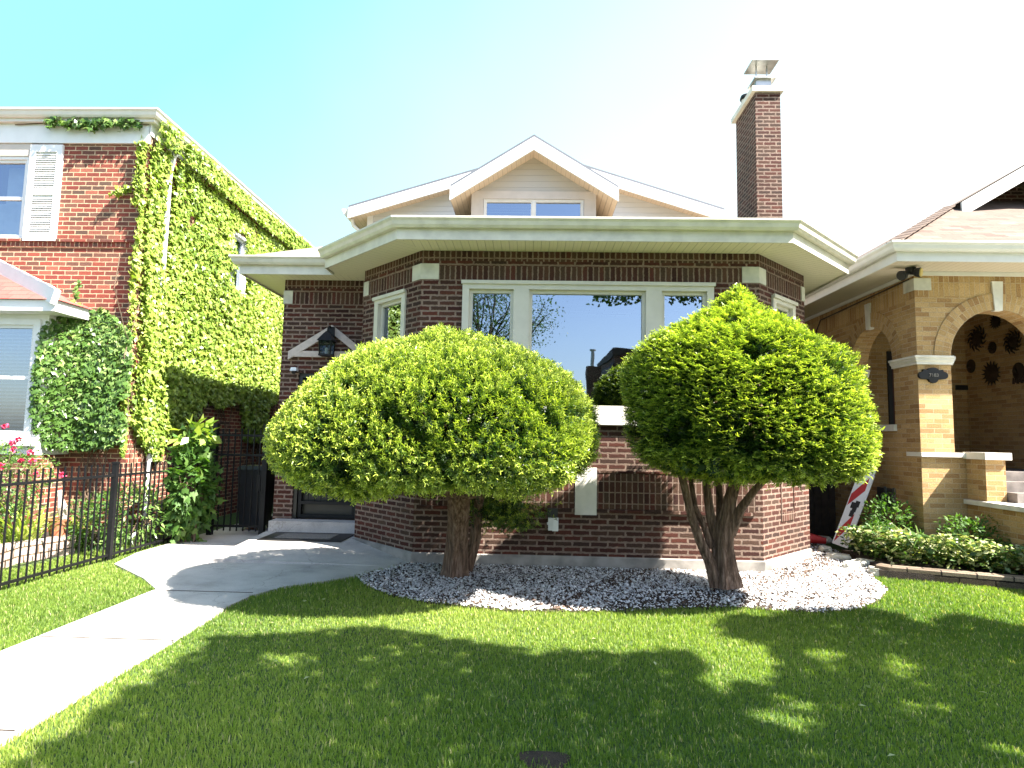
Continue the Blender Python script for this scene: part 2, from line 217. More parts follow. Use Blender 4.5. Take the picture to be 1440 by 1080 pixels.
# ------------------------------------------------------------ mesh building
class MB:
    def __init__(s): s.v = []; s.f = []; s.m = []; s.uv = []
    def face(s, pts, mi=0, uv=None):
        b = len(s.v); s.v += [tuple(map(float, p)) for p in pts]; s.f.append(list(range(b, b+len(pts)))); s.m.append(mi); s.uv.append(uv); return s
    def box(s, x0, x1, y0, y1, z0, z1, mi=0):
        return s.prism([(x0,y0),(x1,y0),(x1,y1),(x0,y1)], z0, z1, mi)
    def prism(s, poly, z0, z1, mi=0, top=None, bottom=True):
        a = sum(poly[i][0]*poly[(i+1) % len(poly)][1]-poly[(i+1) % len(poly)][0]*poly[i][1] for i in range(len(poly)))
        if a < 0: poly = poly[::-1]
        n = len(poly)
        for i in range(n):
            a, b = poly[i], poly[(i+1) % n]; s.face([(*a, z0), (*b, z0), (*b, z1), (*a, z1)], mi)
        s.face([(*p, z1) for p in poly], mi if top is None else top)
        if bottom: s.face([(*p, z0) for p in poly[::-1]], mi)
        return s
    def obox(s, c, ax, ay, az, mi=0):   # centre and three half vectors
        c, ax, ay, az = map(np.array, (c, ax, ay, az)); q = [c+i*ax+j*ay+k*az for k in (-1,1) for j in (-1,1) for i in (-1,1)]
        for f in ((0,2,3,1),(4,5,7,6),(0,1,5,4),(2,6,7,3),(0,4,6,2),(1,3,7,5)): s.face([q[i] for i in f], mi)
        return s
    def bar(s, a, b, w, d=None, mi=0, up=(0,0,1)):
        a, b = np.array(a, float), np.array(b, float); ax = (b-a)/2; L = np.linalg.norm(ax); t = ax/L; u = np.cross(t, up)
        if np.linalg.norm(u) < 1e-4: u = np.array([1., 0, 0])
        u /= np.linalg.norm(u); v = np.cross(u, t); d = d or w; return s.obox((a+b)/2, ax, u*w/2, v*d/2, mi)
    def tube(s, pts, rad, n=10, mi=0, cap=True, ridge=0, ph=0):
        pts = [np.array(p, float) for p in pts]; k = len(pts); rad = [rad]*k if not hasattr(rad, '__len__') else rad; rings = []
        pu = None
        for i in range(k):
            t = pts[min(i+1, k-1)]-pts[max(i-1, 0)]; t /= np.linalg.norm(t)+1e-9
            u = np.cross(t, (0, 1, 0)) if pu is None else pu-t*np.dot(pu, t)
            if np.linalg.norm(u) < 1e-3: u = np.cross(t, (1, 0, 0))
            u /= np.linalg.norm(u); pu = u; w = np.cross(t, u); r = []
            for j in range(n):
                a = 2*math.pi*j/n; rr = rad[i]*(1+ridge*math.sin(a*5+ph+i*.25)+ridge*.7*math.sin(a*9+ph*2-i*.3)); r.append(pts[i]+rr*(math.cos(a)*u+math.sin(a)*w))
            rings.append(r)
        L = 0
        for i in range(k-1):
            L2 = L+float(np.linalg.norm(pts[i+1]-pts[i]))
            for j in range(n):
                q = (j+1) % n; s.face([rings[i][j], rings[i][q], rings[i+1][q], rings[i+1][j]][::-1], mi, [(j/n, L), ((j+1)/n, L), ((j+1)/n, L2), (j/n, L2)][::-1])
            L = L2
        if cap: s.face(rings[0], mi); s.face(rings[-1][::-1], mi)
        return s
    def wall(s, A, B, z0, z1, holes=(), bands=(), mi=0, reveal=.1, rmi=None):
        A, B = np.array(A, float), np.array(B, float); L = np.linalg.norm(B-A); t = (B-A)/L; nin = np.array([-t[1], t[0]])
        us = sorted({0., L, *[h[0] for h in holes], *[h[1] for h in holes]}); zs = sorted({z0, z1, *[h[2] for h in holes], *[h[3] for h in holes], *[b[0] for b in bands if z0 < b[0] < z1], *[b[1] for b in bands if z0 < b[1] < z1]})
        P = lambda u, z, d=0: (*(A+t*u+nin*d), z)
        for a, b in zip(us, us[1:]):
            for c, d in zip(zs, zs[1:]):
                um, zm = (a+b)/2, (c+d)/2
                if any(h[0] < um < h[1] and h[2] < zm < h[3] for h in holes): continue
                k = mi
                for b0, b1, bm in bands:
                    if b0 < zm < b1: k = bm
                s.face([P(a, c), P(b, c), P(b, d), P(a, d)], k)
        for h in holes:
            a, b, c, d = h[:4]; r = h[4] if len(h) > 4 else reveal; k = mi if rmi is None else rmi
            s.face([P(a, c), P(a, d), P(a, d, r), P(a, c, r)][::-1], k); s.face([P(b, c), P(b, d), P(b, d, r), P(b, c, r)], k)
            s.face([P(a, c), P(b, c), P(b, c, r), P(a, c, r)], k); s.face([P(a, d), P(b, d), P(b, d, r), P(a, d, r)][::-1], k)
        return s
    def sweep(s, path, prof, mi=0, closed=True, caps=True):
        path = [np.array(p, float) for p in path]; n = len(path); dirs = [(path[i+1]-path[i])/np.linalg.norm(path[i+1]-path[i]) for i in range(n-1)]
        nr = [np.array([d[1], -d[0]]) for d in dirs]; mit = []
        for i in range(n):
            if i == 0: mit.append(nr[0])
            elif i == n-1: mit.append(nr[-1])
            else: a = nr[i-1]+nr[i]; mit.append(a/(np.dot(a, nr[i])))
        rows = [[(*(path[i]+mit[i]*o), z) for o, z in prof] for i in range(n)]; k = len(prof); L = 0
        pl = [0]
        for j in range(1, k+1): a, b = prof[j-1], prof[j % k]; pl.append(pl[-1]+math.hypot(a[0]-b[0], a[1]-b[1]))
        for i in range(n-1):
            L2 = L+float(np.linalg.norm(path[i+1]-path[i]))
            for j in range(k if closed else k-1):
                q = (j+1) % k; s.face([rows[i][j], rows[i+1][j], rows[i+1][q], rows[i][q]], mi, [(L, pl[j]), (L2, pl[j]), (L2, pl[j+1]), (L, pl[j+1])])
            L = L2
        if closed and caps: s.face(rows[0][::-1], mi); s.face(rows[-1], mi)
        return s
    def build(s, name, mats, parent=None, smooth=False, loc=None):
        me = bpy.data.meshes.new(name); off = np.array(loc if loc is not None else (0, 0, 0), float)
        me.from_pydata([tuple(np.array(v)-off) for v in s.v] if loc is not None else s.v, [], s.f)
        mats = mats if isinstance(mats, (list, tuple)) else [mats]
        for m in mats: me.materials.append(M[m] if isinstance(m, str) else m)
        me.polygons.foreach_set('material_index', s.m)
        uvl = me.uv_layers.new(name='UVMap'); data = []
        for f, u in zip(s.f, s.uv):
            if u is not None: data += [c for p in u for c in p]; continue
            P = np.array([s.v[i] for i in f]); n = np.zeros(3)
            for i in range(len(P)): n += np.cross(P[i]-P[0], P[(i+1) % len(P)]-P[0])
            n /= np.linalg.norm(n)+1e-12
            t = np.array([1., 0, 0]) if abs(n[2]) > .98 else np.cross((0, 0, 1), n); t /= np.linalg.norm(t); b = np.cross(n, t)
            if abs(n[2]) <= .98 and abs(n[2]) < .02: b = np.array([0, 0, 1.])
            for p in P: data += [float(p@t), float(p@b)]
        uvl.data.foreach_set('uv', data)
        if smooth: me.polygons.foreach_set('use_smooth', [True]*len(me.polygons))
        me.update(); o = bpy.data.objects.new(name, me); COL.objects.link(o)
        if parent is not None: o.parent = parent
        if loc is not None: o.location = loc
        return o
def tag(o, label=None, cat=None, group=None, kind=None):
    if label: o['label'] = label
    if cat: o['category'] = cat
    if group: o['group'] = group
    if kind: o['kind'] = kind
    return o
def thing(name, label, cat, group=None):
    o = bpy.data.objects.new(name, None); COL.objects.link(o); o.empty_display_size = .2; return tag(o, label, cat, group)
def seat(o, loc):   # give an empty its base point without moving its children
    o.location = loc
    for c in o.children: c.location = Vector(c.location)-Vector(loc)
def npmesh(name, V, Fq, uv, mat, parent=None, smooth=False):
    """V (n,3), Fq (m,k) faces, uv (m*k,2)"""
    me = bpy.data.meshes.new(name); V = np.ascontiguousarray(V, np.float32); m, k = Fq.shape
    me.vertices.add(len(V)); me.vertices.foreach_set('co', V.ravel()); me.loops.add(m*k); me.loops.foreach_set('vertex_index', np.ascontiguousarray(Fq, np.int32).ravel())
    me.polygons.add(m); me.polygons.foreach_set('loop_start', np.arange(0, m*k, k, dtype=np.int32)); me.polygons.foreach_set('loop_total', np.full(m, k, np.int32))
    if smooth: me.polygons.foreach_set('use_smooth', np.ones(m, bool))
    me.update(calc_edges=True); l = me.uv_layers.new(name='UVMap'); l.data.foreach_set('uv', np.ascontiguousarray(uv, np.float32).ravel())
    me.materials.append(M[mat]); o = bpy.data.objects.new(name, me); COL.objects.link(o)
    if parent is not None: o.parent = parent
    return o
def nrm(a): return a/(np.linalg.norm(a, axis=-1, keepdims=True)+1e-9)
def leafarr(C, D, Nn, L, Wd, shade, tmpl, faces):
    """C centres, D along, Nn face normals; tmpl rows (across, along, lift); faces index lists of equal length"""
    D = nrm(D); Sd = nrm(np.cross(D, Nn)); Nn = np.cross(Sd, D); T = np.array(tmpl, float); n, k = len(C), len(T)
    V = C[:, None] + (Sd*Wd[:, None])[:, None]*T[None, :, 0:1] + (D*L[:, None])[:, None]*T[None, :, 1:2] + (Nn*Wd[:, None])[:, None]*T[None, :, 2:3]
    Fa = np.array(faces); Fq = (np.arange(n)*k)[:, None, None]+Fa[None]; uv = np.empty((n, *Fa.shape, 2)); uv[..., 0] = shade[:, None, None]; uv[..., 1] = T[Fa, 1][None]
    return V.reshape(-1, 3), Fq.reshape(-1, Fa.shape[1]), uv.reshape(-1, 2)
IVY_T = [(0,0,0), (-.55,-.12,-.12), (-.62,.38,-.05), (-.22,.45,.02), (0,1,-.18), (.22,.45,.02), (.62,.38,-.05), (.55,-.12,-.12)]; IVY_F = [[0,1,2,3],[0,3,4,5],[0,5,6,7]]
OV_T = [(0,0,0), (-.5,.45,.12), (0,1,-.15), (.5,.45,.12)]; OV_F = [[0,3,2,1]]
ND_T = [(-.5,0,0), (.5,0,0), (.3,1,0), (-.3,1,0)]; ND_F = [[0,1,2,3]]
def inpoly(x, y, poly):
    p = np.array(poly); r = np.zeros(np.shape(x), bool); j = len(p)-1
    for i in range(len(p)):
        c = ((p[i, 1] > y) != (p[j, 1] > y)) & (x < (p[j, 0]-p[i, 0])*(y-p[i, 1])/(p[j, 1]-p[i, 1]+1e-12)+p[i, 0]); r ^= c; j = i
    return r
def lump(P, f, seed=0, k=5):
    r = np.random.default_rng(seed); s = np.zeros(len(P))
    for i in range(k): d = nrm(r.normal(size=3))*f*r.uniform(.6, 1.6); s += np.sin(P@d+r.uniform(0, 6.28))
    return s/math.sqrt(k)
exec_parts = []
class WL:   # wall-local frame: u along A->B, d outward
    def __init__(s, A, B): s.A = np.array(A, float); s.B = np.array(B, float); s.L = np.linalg.norm(s.B-s.A); s.t = (s.B-s.A)/s.L; s.n = np.array([s.t[1], -s.t[0]])
    def p(s, u, d, z): return (*(s.A+s.t*u+s.n*d), z)
    def box(s, mb, u0, u1, z0, z1, d0, d1, mi=0): mb.prism([s.p(u0, d0, 0)[:2], s.p(u1, d0, 0)[:2], s.p(u1, d1, 0)[:2], s.p(u0, d1, 0)[:2]], z0, z1, mi); return mb
    def pane(s, mb, u0, u1, z0, z1, d): mb.face([s.p(u0, d, z0), s.p(u1, d, z0), s.p(u1, d, z1), s.p(u0, d, z1)]); return mb
def window(parent, W, u0, u1, z0, z1, cells, fmat='cream', fw=.07, sw=.045, d=-.03, proud=.03, hood=True, label=None, blinds=None, rails=()):
    """cells: (a,b) sash openings in u; posts fill the rest"""
    f = MB(); W.box(f, u0, u1, z1-fw, z1, d-.1, proud); W.box(f, u0, u1, z0, z0+fw*.6, d-.1, proud)
    if hood: W.box(f, u0-.015, u1+.015, z1-.035, z1+.012, proud+.002, proud+.03)
    e = [u0]+[x for c in cells for x in c]+[u1]
    for a, b in zip(e[::2], e[1::2]): W.box(f, a, b, z0+fw*.6, z1-fw, d-.1, proud-.003)
    o = f.build('window', fmat, parent)
    if label: o['label'] = label
    for ci, (a, b) in enumerate(cells):
        g = MB(); zz0, zz1 = z0+fw*.6, z1-fw
        W.box(g, a, b, zz1-sw, zz1, d-.06, d); W.box(g, a, b, zz0, zz0+sw, d-.06, d); W.box(g, a, a+sw, zz0+sw, zz1-sw, d-.061, d-.001); W.box(g, b-sw, b, zz0+sw, zz1-sw, d-.061, d-.001)
        for rz in rails: W.box(g, a+sw, b-sw, rz-.025, rz+.025, d-.055, d-.004)
        g.build('sash', fmat, o)
        W.pane(MB(), a+sw, b-sw, zz0+sw, zz1-sw, d-.035).build('pane', 'glass', o)
        if blinds is not None:
            bl = MB(); z = zz0+.02
            while z < zz1-.03:
                c = np.array(W.p((a+b)/2, d-.12, z)); bl.obox(c, np.array([*W.t, 0])*(b-a)/2*.96, np.array([*W.n, 0])*.018+np.array([0, 0, -.012]), (0, 0, .0012)); z += blinds
            bl.build('blind', 'blind', o)
    return o
GUT = [(0,.0),(0,.13),(.125,.13),(.125,.105),(.10,.075),(.085,.03),(.06,.0)]
def gutter(parent, path, z, mat='gutter', name='gutter'):
    m = MB().sweep(path, [(o+.003, z+h) for o, h in GUT[:1]+GUT[1:]], 0)
    return m.build(name, mat, parent)
# ================================================= SETTING: ground, walk, gravel, street
walk = [(-3.88,-6),(-3.88,6.45),(-4.3,6.9),(-5.12,7.6),(-5.3,8.3),(-5.3,9.9),(-5.3,17),(-4.12,17),(-4.12,9.78),(-2.5,9.78),(-2.5,9.12),(-1.56,8.14),(-1.72,7.75),(-2.0,7.3),(-2.3,6.98),(-2.62,6.7),(-2.8,6.3),(-2.84,5.9),(-2.8,5.3),(-2.74,3.2),(-2.70,-6)]
pad = [(-4.06,7.87),(-4.06,9.78),(-2.5,9.78),(-2.5,9.12),(-1.56,8.14),(-1.75,7.87)]
grav = [(-1.56,8.14),(-1.72,7.75),(-2.0,7.28),(-1.78,6.85),(-1.45,6.5),(-1.0,6.25),(-.14,6.04),(.9,6.12),(1.6,6.3),(2.1,6.38),(2.85,6.26),(3.35,6.45),(3.74,6.8),(4.12,7.3),(4.3,7.9),(4.6,8.6),(4.75,9.6),(4.9,10.6),(4.05,10.6),(4.05,9.18),(3.0,8.12)]
bed = [(4.62,8.5),(4.45,8.05),(5.0,7.85),(5.6,7.62),(6.5,7.3),(7.5,6.95),(8.5,6.6),(8.5,9.3),(5.0,9.3),(4.75,9.6)]
g = MB(); g.face([(-400,-400,0),(400,-400,0),(400,400,0),(-400,400,0)]); tag(g.build('ground', 'ground'), kind='structure')
tag(MB().prism(walk, -.02, .03).build('walkway', 'conc'), kind='structure')
w2 = MB(); pz0 = lambda p: .072+max(0, p[1]-7.87)*.058-(max(0, p[0]+2.6)*.05)
w2.face([(*p, pz0(p)) for p in pad[::-1]])
for i_ in range(len(pad)): a_, b_ = pad[i_], pad[(i_+1) % len(pad)]; w2.face([(*a_, -.02), (*a_, pz0(a_)), (*b_, pz0(b_)), (*b_, -.02)])
 
for a, b in (((-4.06,8.75),(-2.2,8.75)),): pass
tag(w2.build('entrance_pad', 'conc'), kind='structure')
jt = MB()
for y in (-1.2,0.35,1.9,3.4,4.9,6.4): jt.box(-3.87, -2.77 if y < 6 else -2.83, y-.006, y+.006, .0305, .0335)
jt.bar((-5.25,8.6,.032), (-4.08,8.2,.032), .012, .003); tag(jt.build('walkway_joints', 'soil'), kind='structure')
tag(MB().box(-60, 60, -7.6, -6, -.02, .028).build('pavement', 'conc'), kind='structure'); tag(MB().box(-60, 60, -17, -9, -.1, .012).build('road', 'asph'), kind='structure')
gm = MB(); gm.prism(grav, -.02, .02); tag(gm.build('gravel_bed_soil', 'soil'), kind='structure')
tag(MB().prism(bed, -.02, .10).build('planting_bed_soil', 'soil'), kind='structure')
bp = [(.10+.13*math.cos(a)*(1+.2*math.sin(3*a)), 3.33+.11*math.sin(a)*(1+.2*math.cos(2*a))) for a in np.linspace(0, 6.2, 16)]
tag(MB().prism(bp, -.02, .012).build('bare_patch', 'soil'), kind='structure')
# stone chips
def chips():
    n = 82000; x = rng.uniform(-2.0, 4.9, n); y = rng.uniform(6.0, 10.5, n); k = inpoly(x, y, grav); x, y = x[k], y[k]
    pr = .92-.5*(lump(np.c_[x, y, 0*x], 2.2, 5) > 1.1); k = rng.random(len(x)) < pr; x, y = x[k], y[k]; n = len(x)
    T = np.array([(-1,-.6,-.4),(.9,-.8,-.4),(1,.7,-.4),(-.7,.9,-.4),(-.6,-.4,.5),(.6,-.5,.6),(.5,.5,.45),(-.5,.5,.55)]); Fa = np.array([(0,1,5,4),(1,2,6,5),(2,3,7,6),(3,0,4,7),(4,5,6,7)])
    s = rng.uniform(.005, .0125, n)*(1+.8*(rng.random(n) < .08)); a = rng.uniform(0, 6.28, n); j = T[None]*(1+rng.normal(0, .22, (n, 8, 3))); j *= s[:, None, None]; j[..., 2] *= .7; tl = rng.normal(0, .35, (n, 2)); j[..., 2] += j[..., 0]*tl[:, :1]+j[..., 1]*tl[:, 1:]
    ca, sa = np.cos(a)[:, None], np.sin(a)[:, None]; X = j[..., 0]*ca-j[..., 1]*sa+x[:, None]; Y = j[..., 0]*sa+j[..., 1]*ca+y[:, None]; Z = j[..., 2]+.026+rng.uniform(0, .018, n)[:, None]
    V = np.stack([X, Y, Z], -1).reshape(-1, 3); Fq = ((np.arange(n)*8)[:, None, None]+Fa[None]).reshape(-1, 4)
    br = (rng.random(n) < .20+.3*(lump(np.c_[x, y, 0*x], 3, 9) > .6)); sh = np.where(br, rng.uniform(0, .16, n), rng.uniform(.2, 1, n)); uv = np.zeros((n, 5, 4, 2)); uv[..., 0] = sh[:, None, None]
    tag(npmesh('gravel', V, Fq, uv, 'chips'), kind='stuff')
chips()
# ================================================= CENTRAL HOUSE
ZT, ZB = 4.20, .17
P = [(-4.06,9.75),(-2.58,9.75),(-2.58,9.17),(-1.51,8.10),(3.02,8.10),(4.09,9.17)]
house = thing('brick_bungalow', 'dark red brick bungalow with octagonal front bay and cream eaves, behind the two clipped yews', 'house')
def hx(u, Y): return atY(u, 500, Y)[0]
wb = MB(); bands = [(3.80,3.99,1),(4.06,4.20,1)]
door_h = (.30,1.36,.33,2.66,.22)          # on the entrance wall (u from -4.06)
front_h = (.57,3.93,2.02,3.77,.14)        # on the bay front (u from -1.51)
fl = math.hypot(1.07,1.07); lf_h = (.36,1.17,2.02,3.70,.14); rf_h = (.38,1.12,2.02,3.70,.14)
wb.wall(P[0], P[1], ZB-.15, ZT, [door_h], bands); wb.wall(P[1], P[2], ZB, ZT, [], bands); wb.wall(P[2], P[3], ZB, ZT, [lf_h], bands)
wb.wall(P[3], P[4], ZB, ZT, [front_h], bands); wb.wall(P[4], P[5], ZB, ZT, [rf_h], bands); wb.wall(P[5], (4.09,20), ZB, ZT); wb.wall((4.09,20), (-4.06,20), ZB, ZT); wb.wall((-4.06,20), P[0], ZB-.15, ZT)
wb.build('wall', ['db','dsold'], house)
MB().sweep(P[1:]+[(4.09,20)], [(.025,-.1),(.025,.155),(.0,.17),(-.1,.17),(-.1,-.1)]).build('foundation', 'found', house)
rm = MB(); rm.wall((-4.0,12.4), (4.0,12.4), 0, 4.2); rm.prism([(-1.4,8.3),(2.9,8.3),(3.9,9.3),(3.9,12.4),(-2.4,12.4),(-2.4,9.3)], 1.0, 1.05); rm.box(-2.55,-2.45, 9.4, 12.4, 1.05, 4.1); rm.build('interior', 'dark', house)
cw = MB()   # sheer curtains drawn to the sides, inside the big window
WF, WFL, WFR, WE = WL(P[3], P[4]), WL(P[2], P[3]), WL(P[4], P[5]), WL(P[0], P[1])
window(house, WF, .57, 3.93, 2.02, 3.77, [(.66,1.26),(1.47,3.03),(3.24,3.84)], fw=.10, label='triple front picture window in cream frame')
window(house, WFL, .36, 1.17, 2.02, 3.70, [(.46,1.08)], fw=.09); window(house, WFR, .38, 1.12, 2.02, 3.70, [(.48,1.02)], fw=.09)
for W_, a, b in ((WF, .53, 3.97), (WFL, .32, 1.21), (WFR, .34, 1.16)): s_ = MB(); W_.box(s_, a, b, 1.87, 2.02, -.1, .06); s_.build('window_sill', 'wstone', house)
for nm, a, b in (('brick_band', .08, 2.10), ('brick_band', 2.40, 4.43)):
    s_ = MB(); WF.box(s_, a, b, .78, 1.24, 0, .028, 0); s_.v = s_.v; o_ = s_.build(nm, 'dband', house) if 'dband' in M else None
    if o_ is None:
        M['dband'] = brick('band_brick', ST, DM, w=.0745, h=.142, off=0, mt=.017, loc=(0, .0, 0), bd=.010); s_.build(nm, 'dband', house)
    l_ = MB(); WF.box(l_, a, b, .735, .775, 0, .05); l_.build('brick_ledge', 'db', house)
    t_ = MB(); WF.box(t_, a, b, 1.244, 1.27, 0, .034); t_.build('brick_ledge', 'db', house)
s_ = MB(); WF.box(s_, 2.11, 2.39, .70, 1.31, 0, .035); s_.build('stone_panel', 'wstone', house)
# recessed frame of soldier bricks on the right facet
s_ = MB(); WFR.box(s_, .55, .98, .62, .74, 0, .012); WFR.box(s_, .55, .57, .745, 1.25, 0, .012); WFR.box(s_, .96, .98, .745, 1.25, 0, .012); s_.build('brick_panel_frame', 'dband', house)
def corner_stone(path, a, z0, z1): MB().sweep(path, [(.012,z0),(.012,z1),(-.03,z1),(-.03,z0)]).build('corner_stone', 'stone', house)
q = .7071
corner_stone([(-1.51-.20*q, 8.10+.20*q), P[3], (-1.27,8.10)], 0, 3.80, 4.015); corner_stone([(2.80,8.10), P[4], (3.02+.2*q, 8.10+.2*q)], 0, 3.80, 4.015)
corner_stone([(-2.58,9.4), P[2], (-2.58+.14*q, 9.17-.14*q)], 0, 3.80, 4.015); corner_stone([(4.09-.12*q, 9.17-.12*q), P[5], (4.09,9.35)], 0, 3.80, 4.015); corner_stone([(-4.06,9.9), P[0], (-3.92,9.75)], 0, 3.80, 4.015)
# eaves: soffit, fascia, gutter
EV = [(-4.61,20),(-4.61,9.3),(-3.13,9.3),(-3.13,8.94),(-1.74,7.55),(3.25,7.55),(4.64,8.94),(4.64,20)]
def soff(parent, quads, z, mat):
    s = MB()
    for a, b, c, d in quads:   # a,b on the wall; d,c on the fascia
        t = np.array(b, float)-np.array(a); t /= np.linalg.norm(t); n = np.array([t[1], -t[0]]); s.face([(*p, z) for p in (a, b, c, d)], 0, [(float(np.dot(p, t)), float(np.dot(p, n))) for p in (a, b, c, d)])
    return s.build('soffit', mat, parent)
soff(house, [((-4.06,20),(-4.06,9.75),(-4.61,9.3),(-4.61,20)), ((-4.06,9.75),(-2.58,9.75),(-3.13,9.3),(-4.61,9.3)), ((-2.58,9.75),(-2.58,9.17),(-3.13,8.94),(-3.13,9.3)), ((-2.58,9.17),(-1.51,8.10),(-1.74,7.55),(-3.13,8.94)),
    ((-1.51,8.10),(3.02,8.10),(3.25,7.55),(-1.74,7.55)), ((3.02,8.10),(4.09,9.17),(4.64,8.94),(3.25,7.55)), ((4.09,9.17),(4.09,20),(4.64,20),(4.64,8.94))], 4.198, 'soffit')
MB().sweep(EV[:4], [(0,4.17),(0,4.40),(-.02,4.40),(-.02,4.17)]).build('fascia', 'gutter', house); MB().sweep(EV[3:], [(0,4.17),(0,4.40),(-.02,4.40),(-.02,4.17)]).build('fascia', 'gutter', house)
gutter(house, EV[:3], 4.31); gutter(house, EV[3:], 4.31)
# roof: convex solids cut by the slope planes
def hip(parent, x0, x1, y0, y1, z0, planes, mat, name='roof', zt=3):
    bm = bmesh.new(); bmesh.ops.create_cube(bm, size=1); bmesh.ops.scale(bm, vec=(x1-x0, y1-y0, zt), verts=bm.verts); bmesh.ops.translate(bm, vec=((x0+x1)/2, (y0+y1)/2, z0+zt/2), verts=bm.verts)
    for co_, no in planes:
        r = bmesh.ops.bisect_plane(bm, geom=bm.verts[:]+bm.edges[:]+bm.faces[:], plane_co=co_, plane_no=no, clear_outer=True); bmesh.ops.holes_fill(bm, edges=[e for e in bm.edges if e.is_boundary], sides=0)
    bmesh.ops.recalc_face_normals(bm, faces=bm.faces); mb = MB()
    for f in bm.faces: mb.face([v.co[:] for v in f.verts])
    bm.free(); return mb.build(name, mat, parent)
def slope(px, py, nx, ny, z, p): l = math.hypot(nx, ny); return ((px, py, z), (nx/l*p, ny/l*p, 1))   # falls towards (nx,ny)
pz = 4.42; pp = .50
hip(house, -4.66, 4.70, 9.24, 20, 4.35, [slope(-4.66,9,-1,0,pz,pp), slope(4.70,9,1,0,pz,pp), slope(0,9.24,0,-1,pz,pp)], 'rgrey')
pb = .33
def bayroof():
    pl = [((-1.74-.03,7.5,4.35),(-1,-1,0)), ((3.25+.03,7.5,4.35),(1,-1,0)), slope(0,7.49,0,-1,pz,pb), slope(-1.77,7.5,-1,-1,pz,pb), slope(3.28,7.5,1,-1,pz,pb), slope(-3.17,9,-1,0,pz,pp), slope(4.68,9,1,0,pz,pp)]
    return hip(house, -3.17, 4.68, 7.49, 14, 4.35, pl, 'rgrey')
bayroof()
# attic gable and dormer, chimney
def at(u, v, Y): p = atY(u, v, Y); return p[0], p[2]
Yg = 11.0
gx0, gz0 = at(490, 291, Yg); gx1, gz1 = at(1019, 298, Yg); gxa, gza = at(757, 215, Yg); gz0 = gz1 = (gz0+gz1)/2
att = MB(); att.face([(gx0+.28, Yg+.35, 4.5), (gx1-.28, Yg+.35, 4.5), (gx1-.28, Yg+.35, gz1-.0), (gxa, Yg+.35, gza+.02), (gx0+.28, Yg+.35, gz0-.0)])
att.wall((gx0+.28, 19.5), (gx0+.28, Yg+.35), 4.5, gz0); att.wall((gx1-.28, Yg+.35), (gx1-.28, 19.5), 4.5, gz1); att.build('attic_wall', 'siding', house)
def rake(parent, pts, Y, h, th=.04, mat='white', name='rake_board'):
    m = MB()
    for (x0, z0), (x1, z1) in zip(pts, pts[1:]):
        m.face([(x0, Y, z0-h), (x1, Y, z1-h), (x1, Y, z1), (x0, Y, z0)]); m.face([(x0, Y+th, z0-h), (x1, Y+th, z1-h), (x1, Y+th, z1), (x0, Y+th, z0)][::-1]); m.face([(x0, Y, z0-h), (x0, Y+th, z0-h), (x1, Y+th, z1-h), (x1, Y, z1-h)]); m.face([(x0, Y, z0), (x1, Y, z1), (x1, Y+th, z1), (x0, Y+th, z0)])
    for i in (0, -1): x, z = pts[i]; m.face([(x, Y, z-h), (x, Y, z), (x, Y+th, z), (x, Y+th, z-h)])
    return m.build(name, mat, parent)
M['drip'] = plain('roof_edge', (.10,.11,.13), .7, bmp=0)
def groof(parent, pts, y0, y1, mat, smat, th=.05, h=.16, name='roof'):
    m = MB()
    for (x0, z0), (x1, z1) in zip(pts, pts[1:]):
        m.face([(x0, y0, z0+th), (x1, y0, z1+th), (x1, y1, z1+th), (x0, y1, z0+th)]); m.face([(x0, y0, z0), (x1, y0, z1), (x1, y0, z1+th), (x0, y0, z0+th)], 1)
    for i in (0, -1): x, z = pts[i]; m.face([(x, y0, z), (x, y0, z+th), (x, y1, z+th), (x, y1, z)])
    m.build(name, [mat, 'drip'], parent)
    s = MB()
    for (x0, z0), (x1, z1) in zip(pts, pts[1:]): L_ = math.hypot(x1-x0, z1-z0); s.face([(x0, y0+.02, z0-h*.8), (x0, y1, z0-h*.8), (x1, y1, z1-h*.8), (x1, y0+.02, z1-h*.8)], 0, [(0, 0), (0, y1-y0), (L_, y1-y0), (L_, 0)])
    s.build('soffit', smat, parent)
gp = [(gx0, gz0), (gxa, gza), (gx1, gz1)]
groof(house, gp, Yg, 19.6, 'rgrey', 'tsoffit'); rake(house, gp, Yg-.02, .20)
for sx, x in ((-1, gx0), (1, gx1)):
    gutter(house, [(x-.02*sx if 0 else x, 19.5), (x, Yg+.02)] if sx < 0 else [(x, Yg+.02), (x, 19.5)], gz0-.14)
MB().tube([(gx0+.0, Yg+.25, gz0-.13), (gx0+.02, Yg+.28, gz0-.24), (gx0+.22, Yg+.32, gz0-.40), (gx0+.25, Yg+.33, 4.9)], .035, 8).build('downspout', 'white', house)
MB().box(gx0+.27, gx0+.38, Yg+.33, Yg+.36, 4.6, gz0+.0).build('corner_board', 'white', house)
Yd = 9.6; dor = MB(); dax, daz = at(751, 193, Yd); dx0, dz0 = at(633, 263, Yd); dx1, dz1 = at(870, 266, Yd); dz0 = dz1 = (dz0+dz1)/2
dp = [(dx0, dz0), (dax, daz), (dx1, dz1)]; wx0, _ = at(663, 290, 9.95); wx1, _ = at(838, 290, 9.95)
f_ = MB(); sl = (daz-dz0)/(dax-dx0); zr = lambda x: daz-.10-sl*abs(x-dax)
zwt = at(750, 280, 9.93)[1]; f_.face([(wx0, 9.95, zwt), (wx1, 9.95, zwt), (wx1, 9.95, zr(wx1)), (dax, 9.95, zr(dax)), (wx0, 9.95, zr(wx0))])
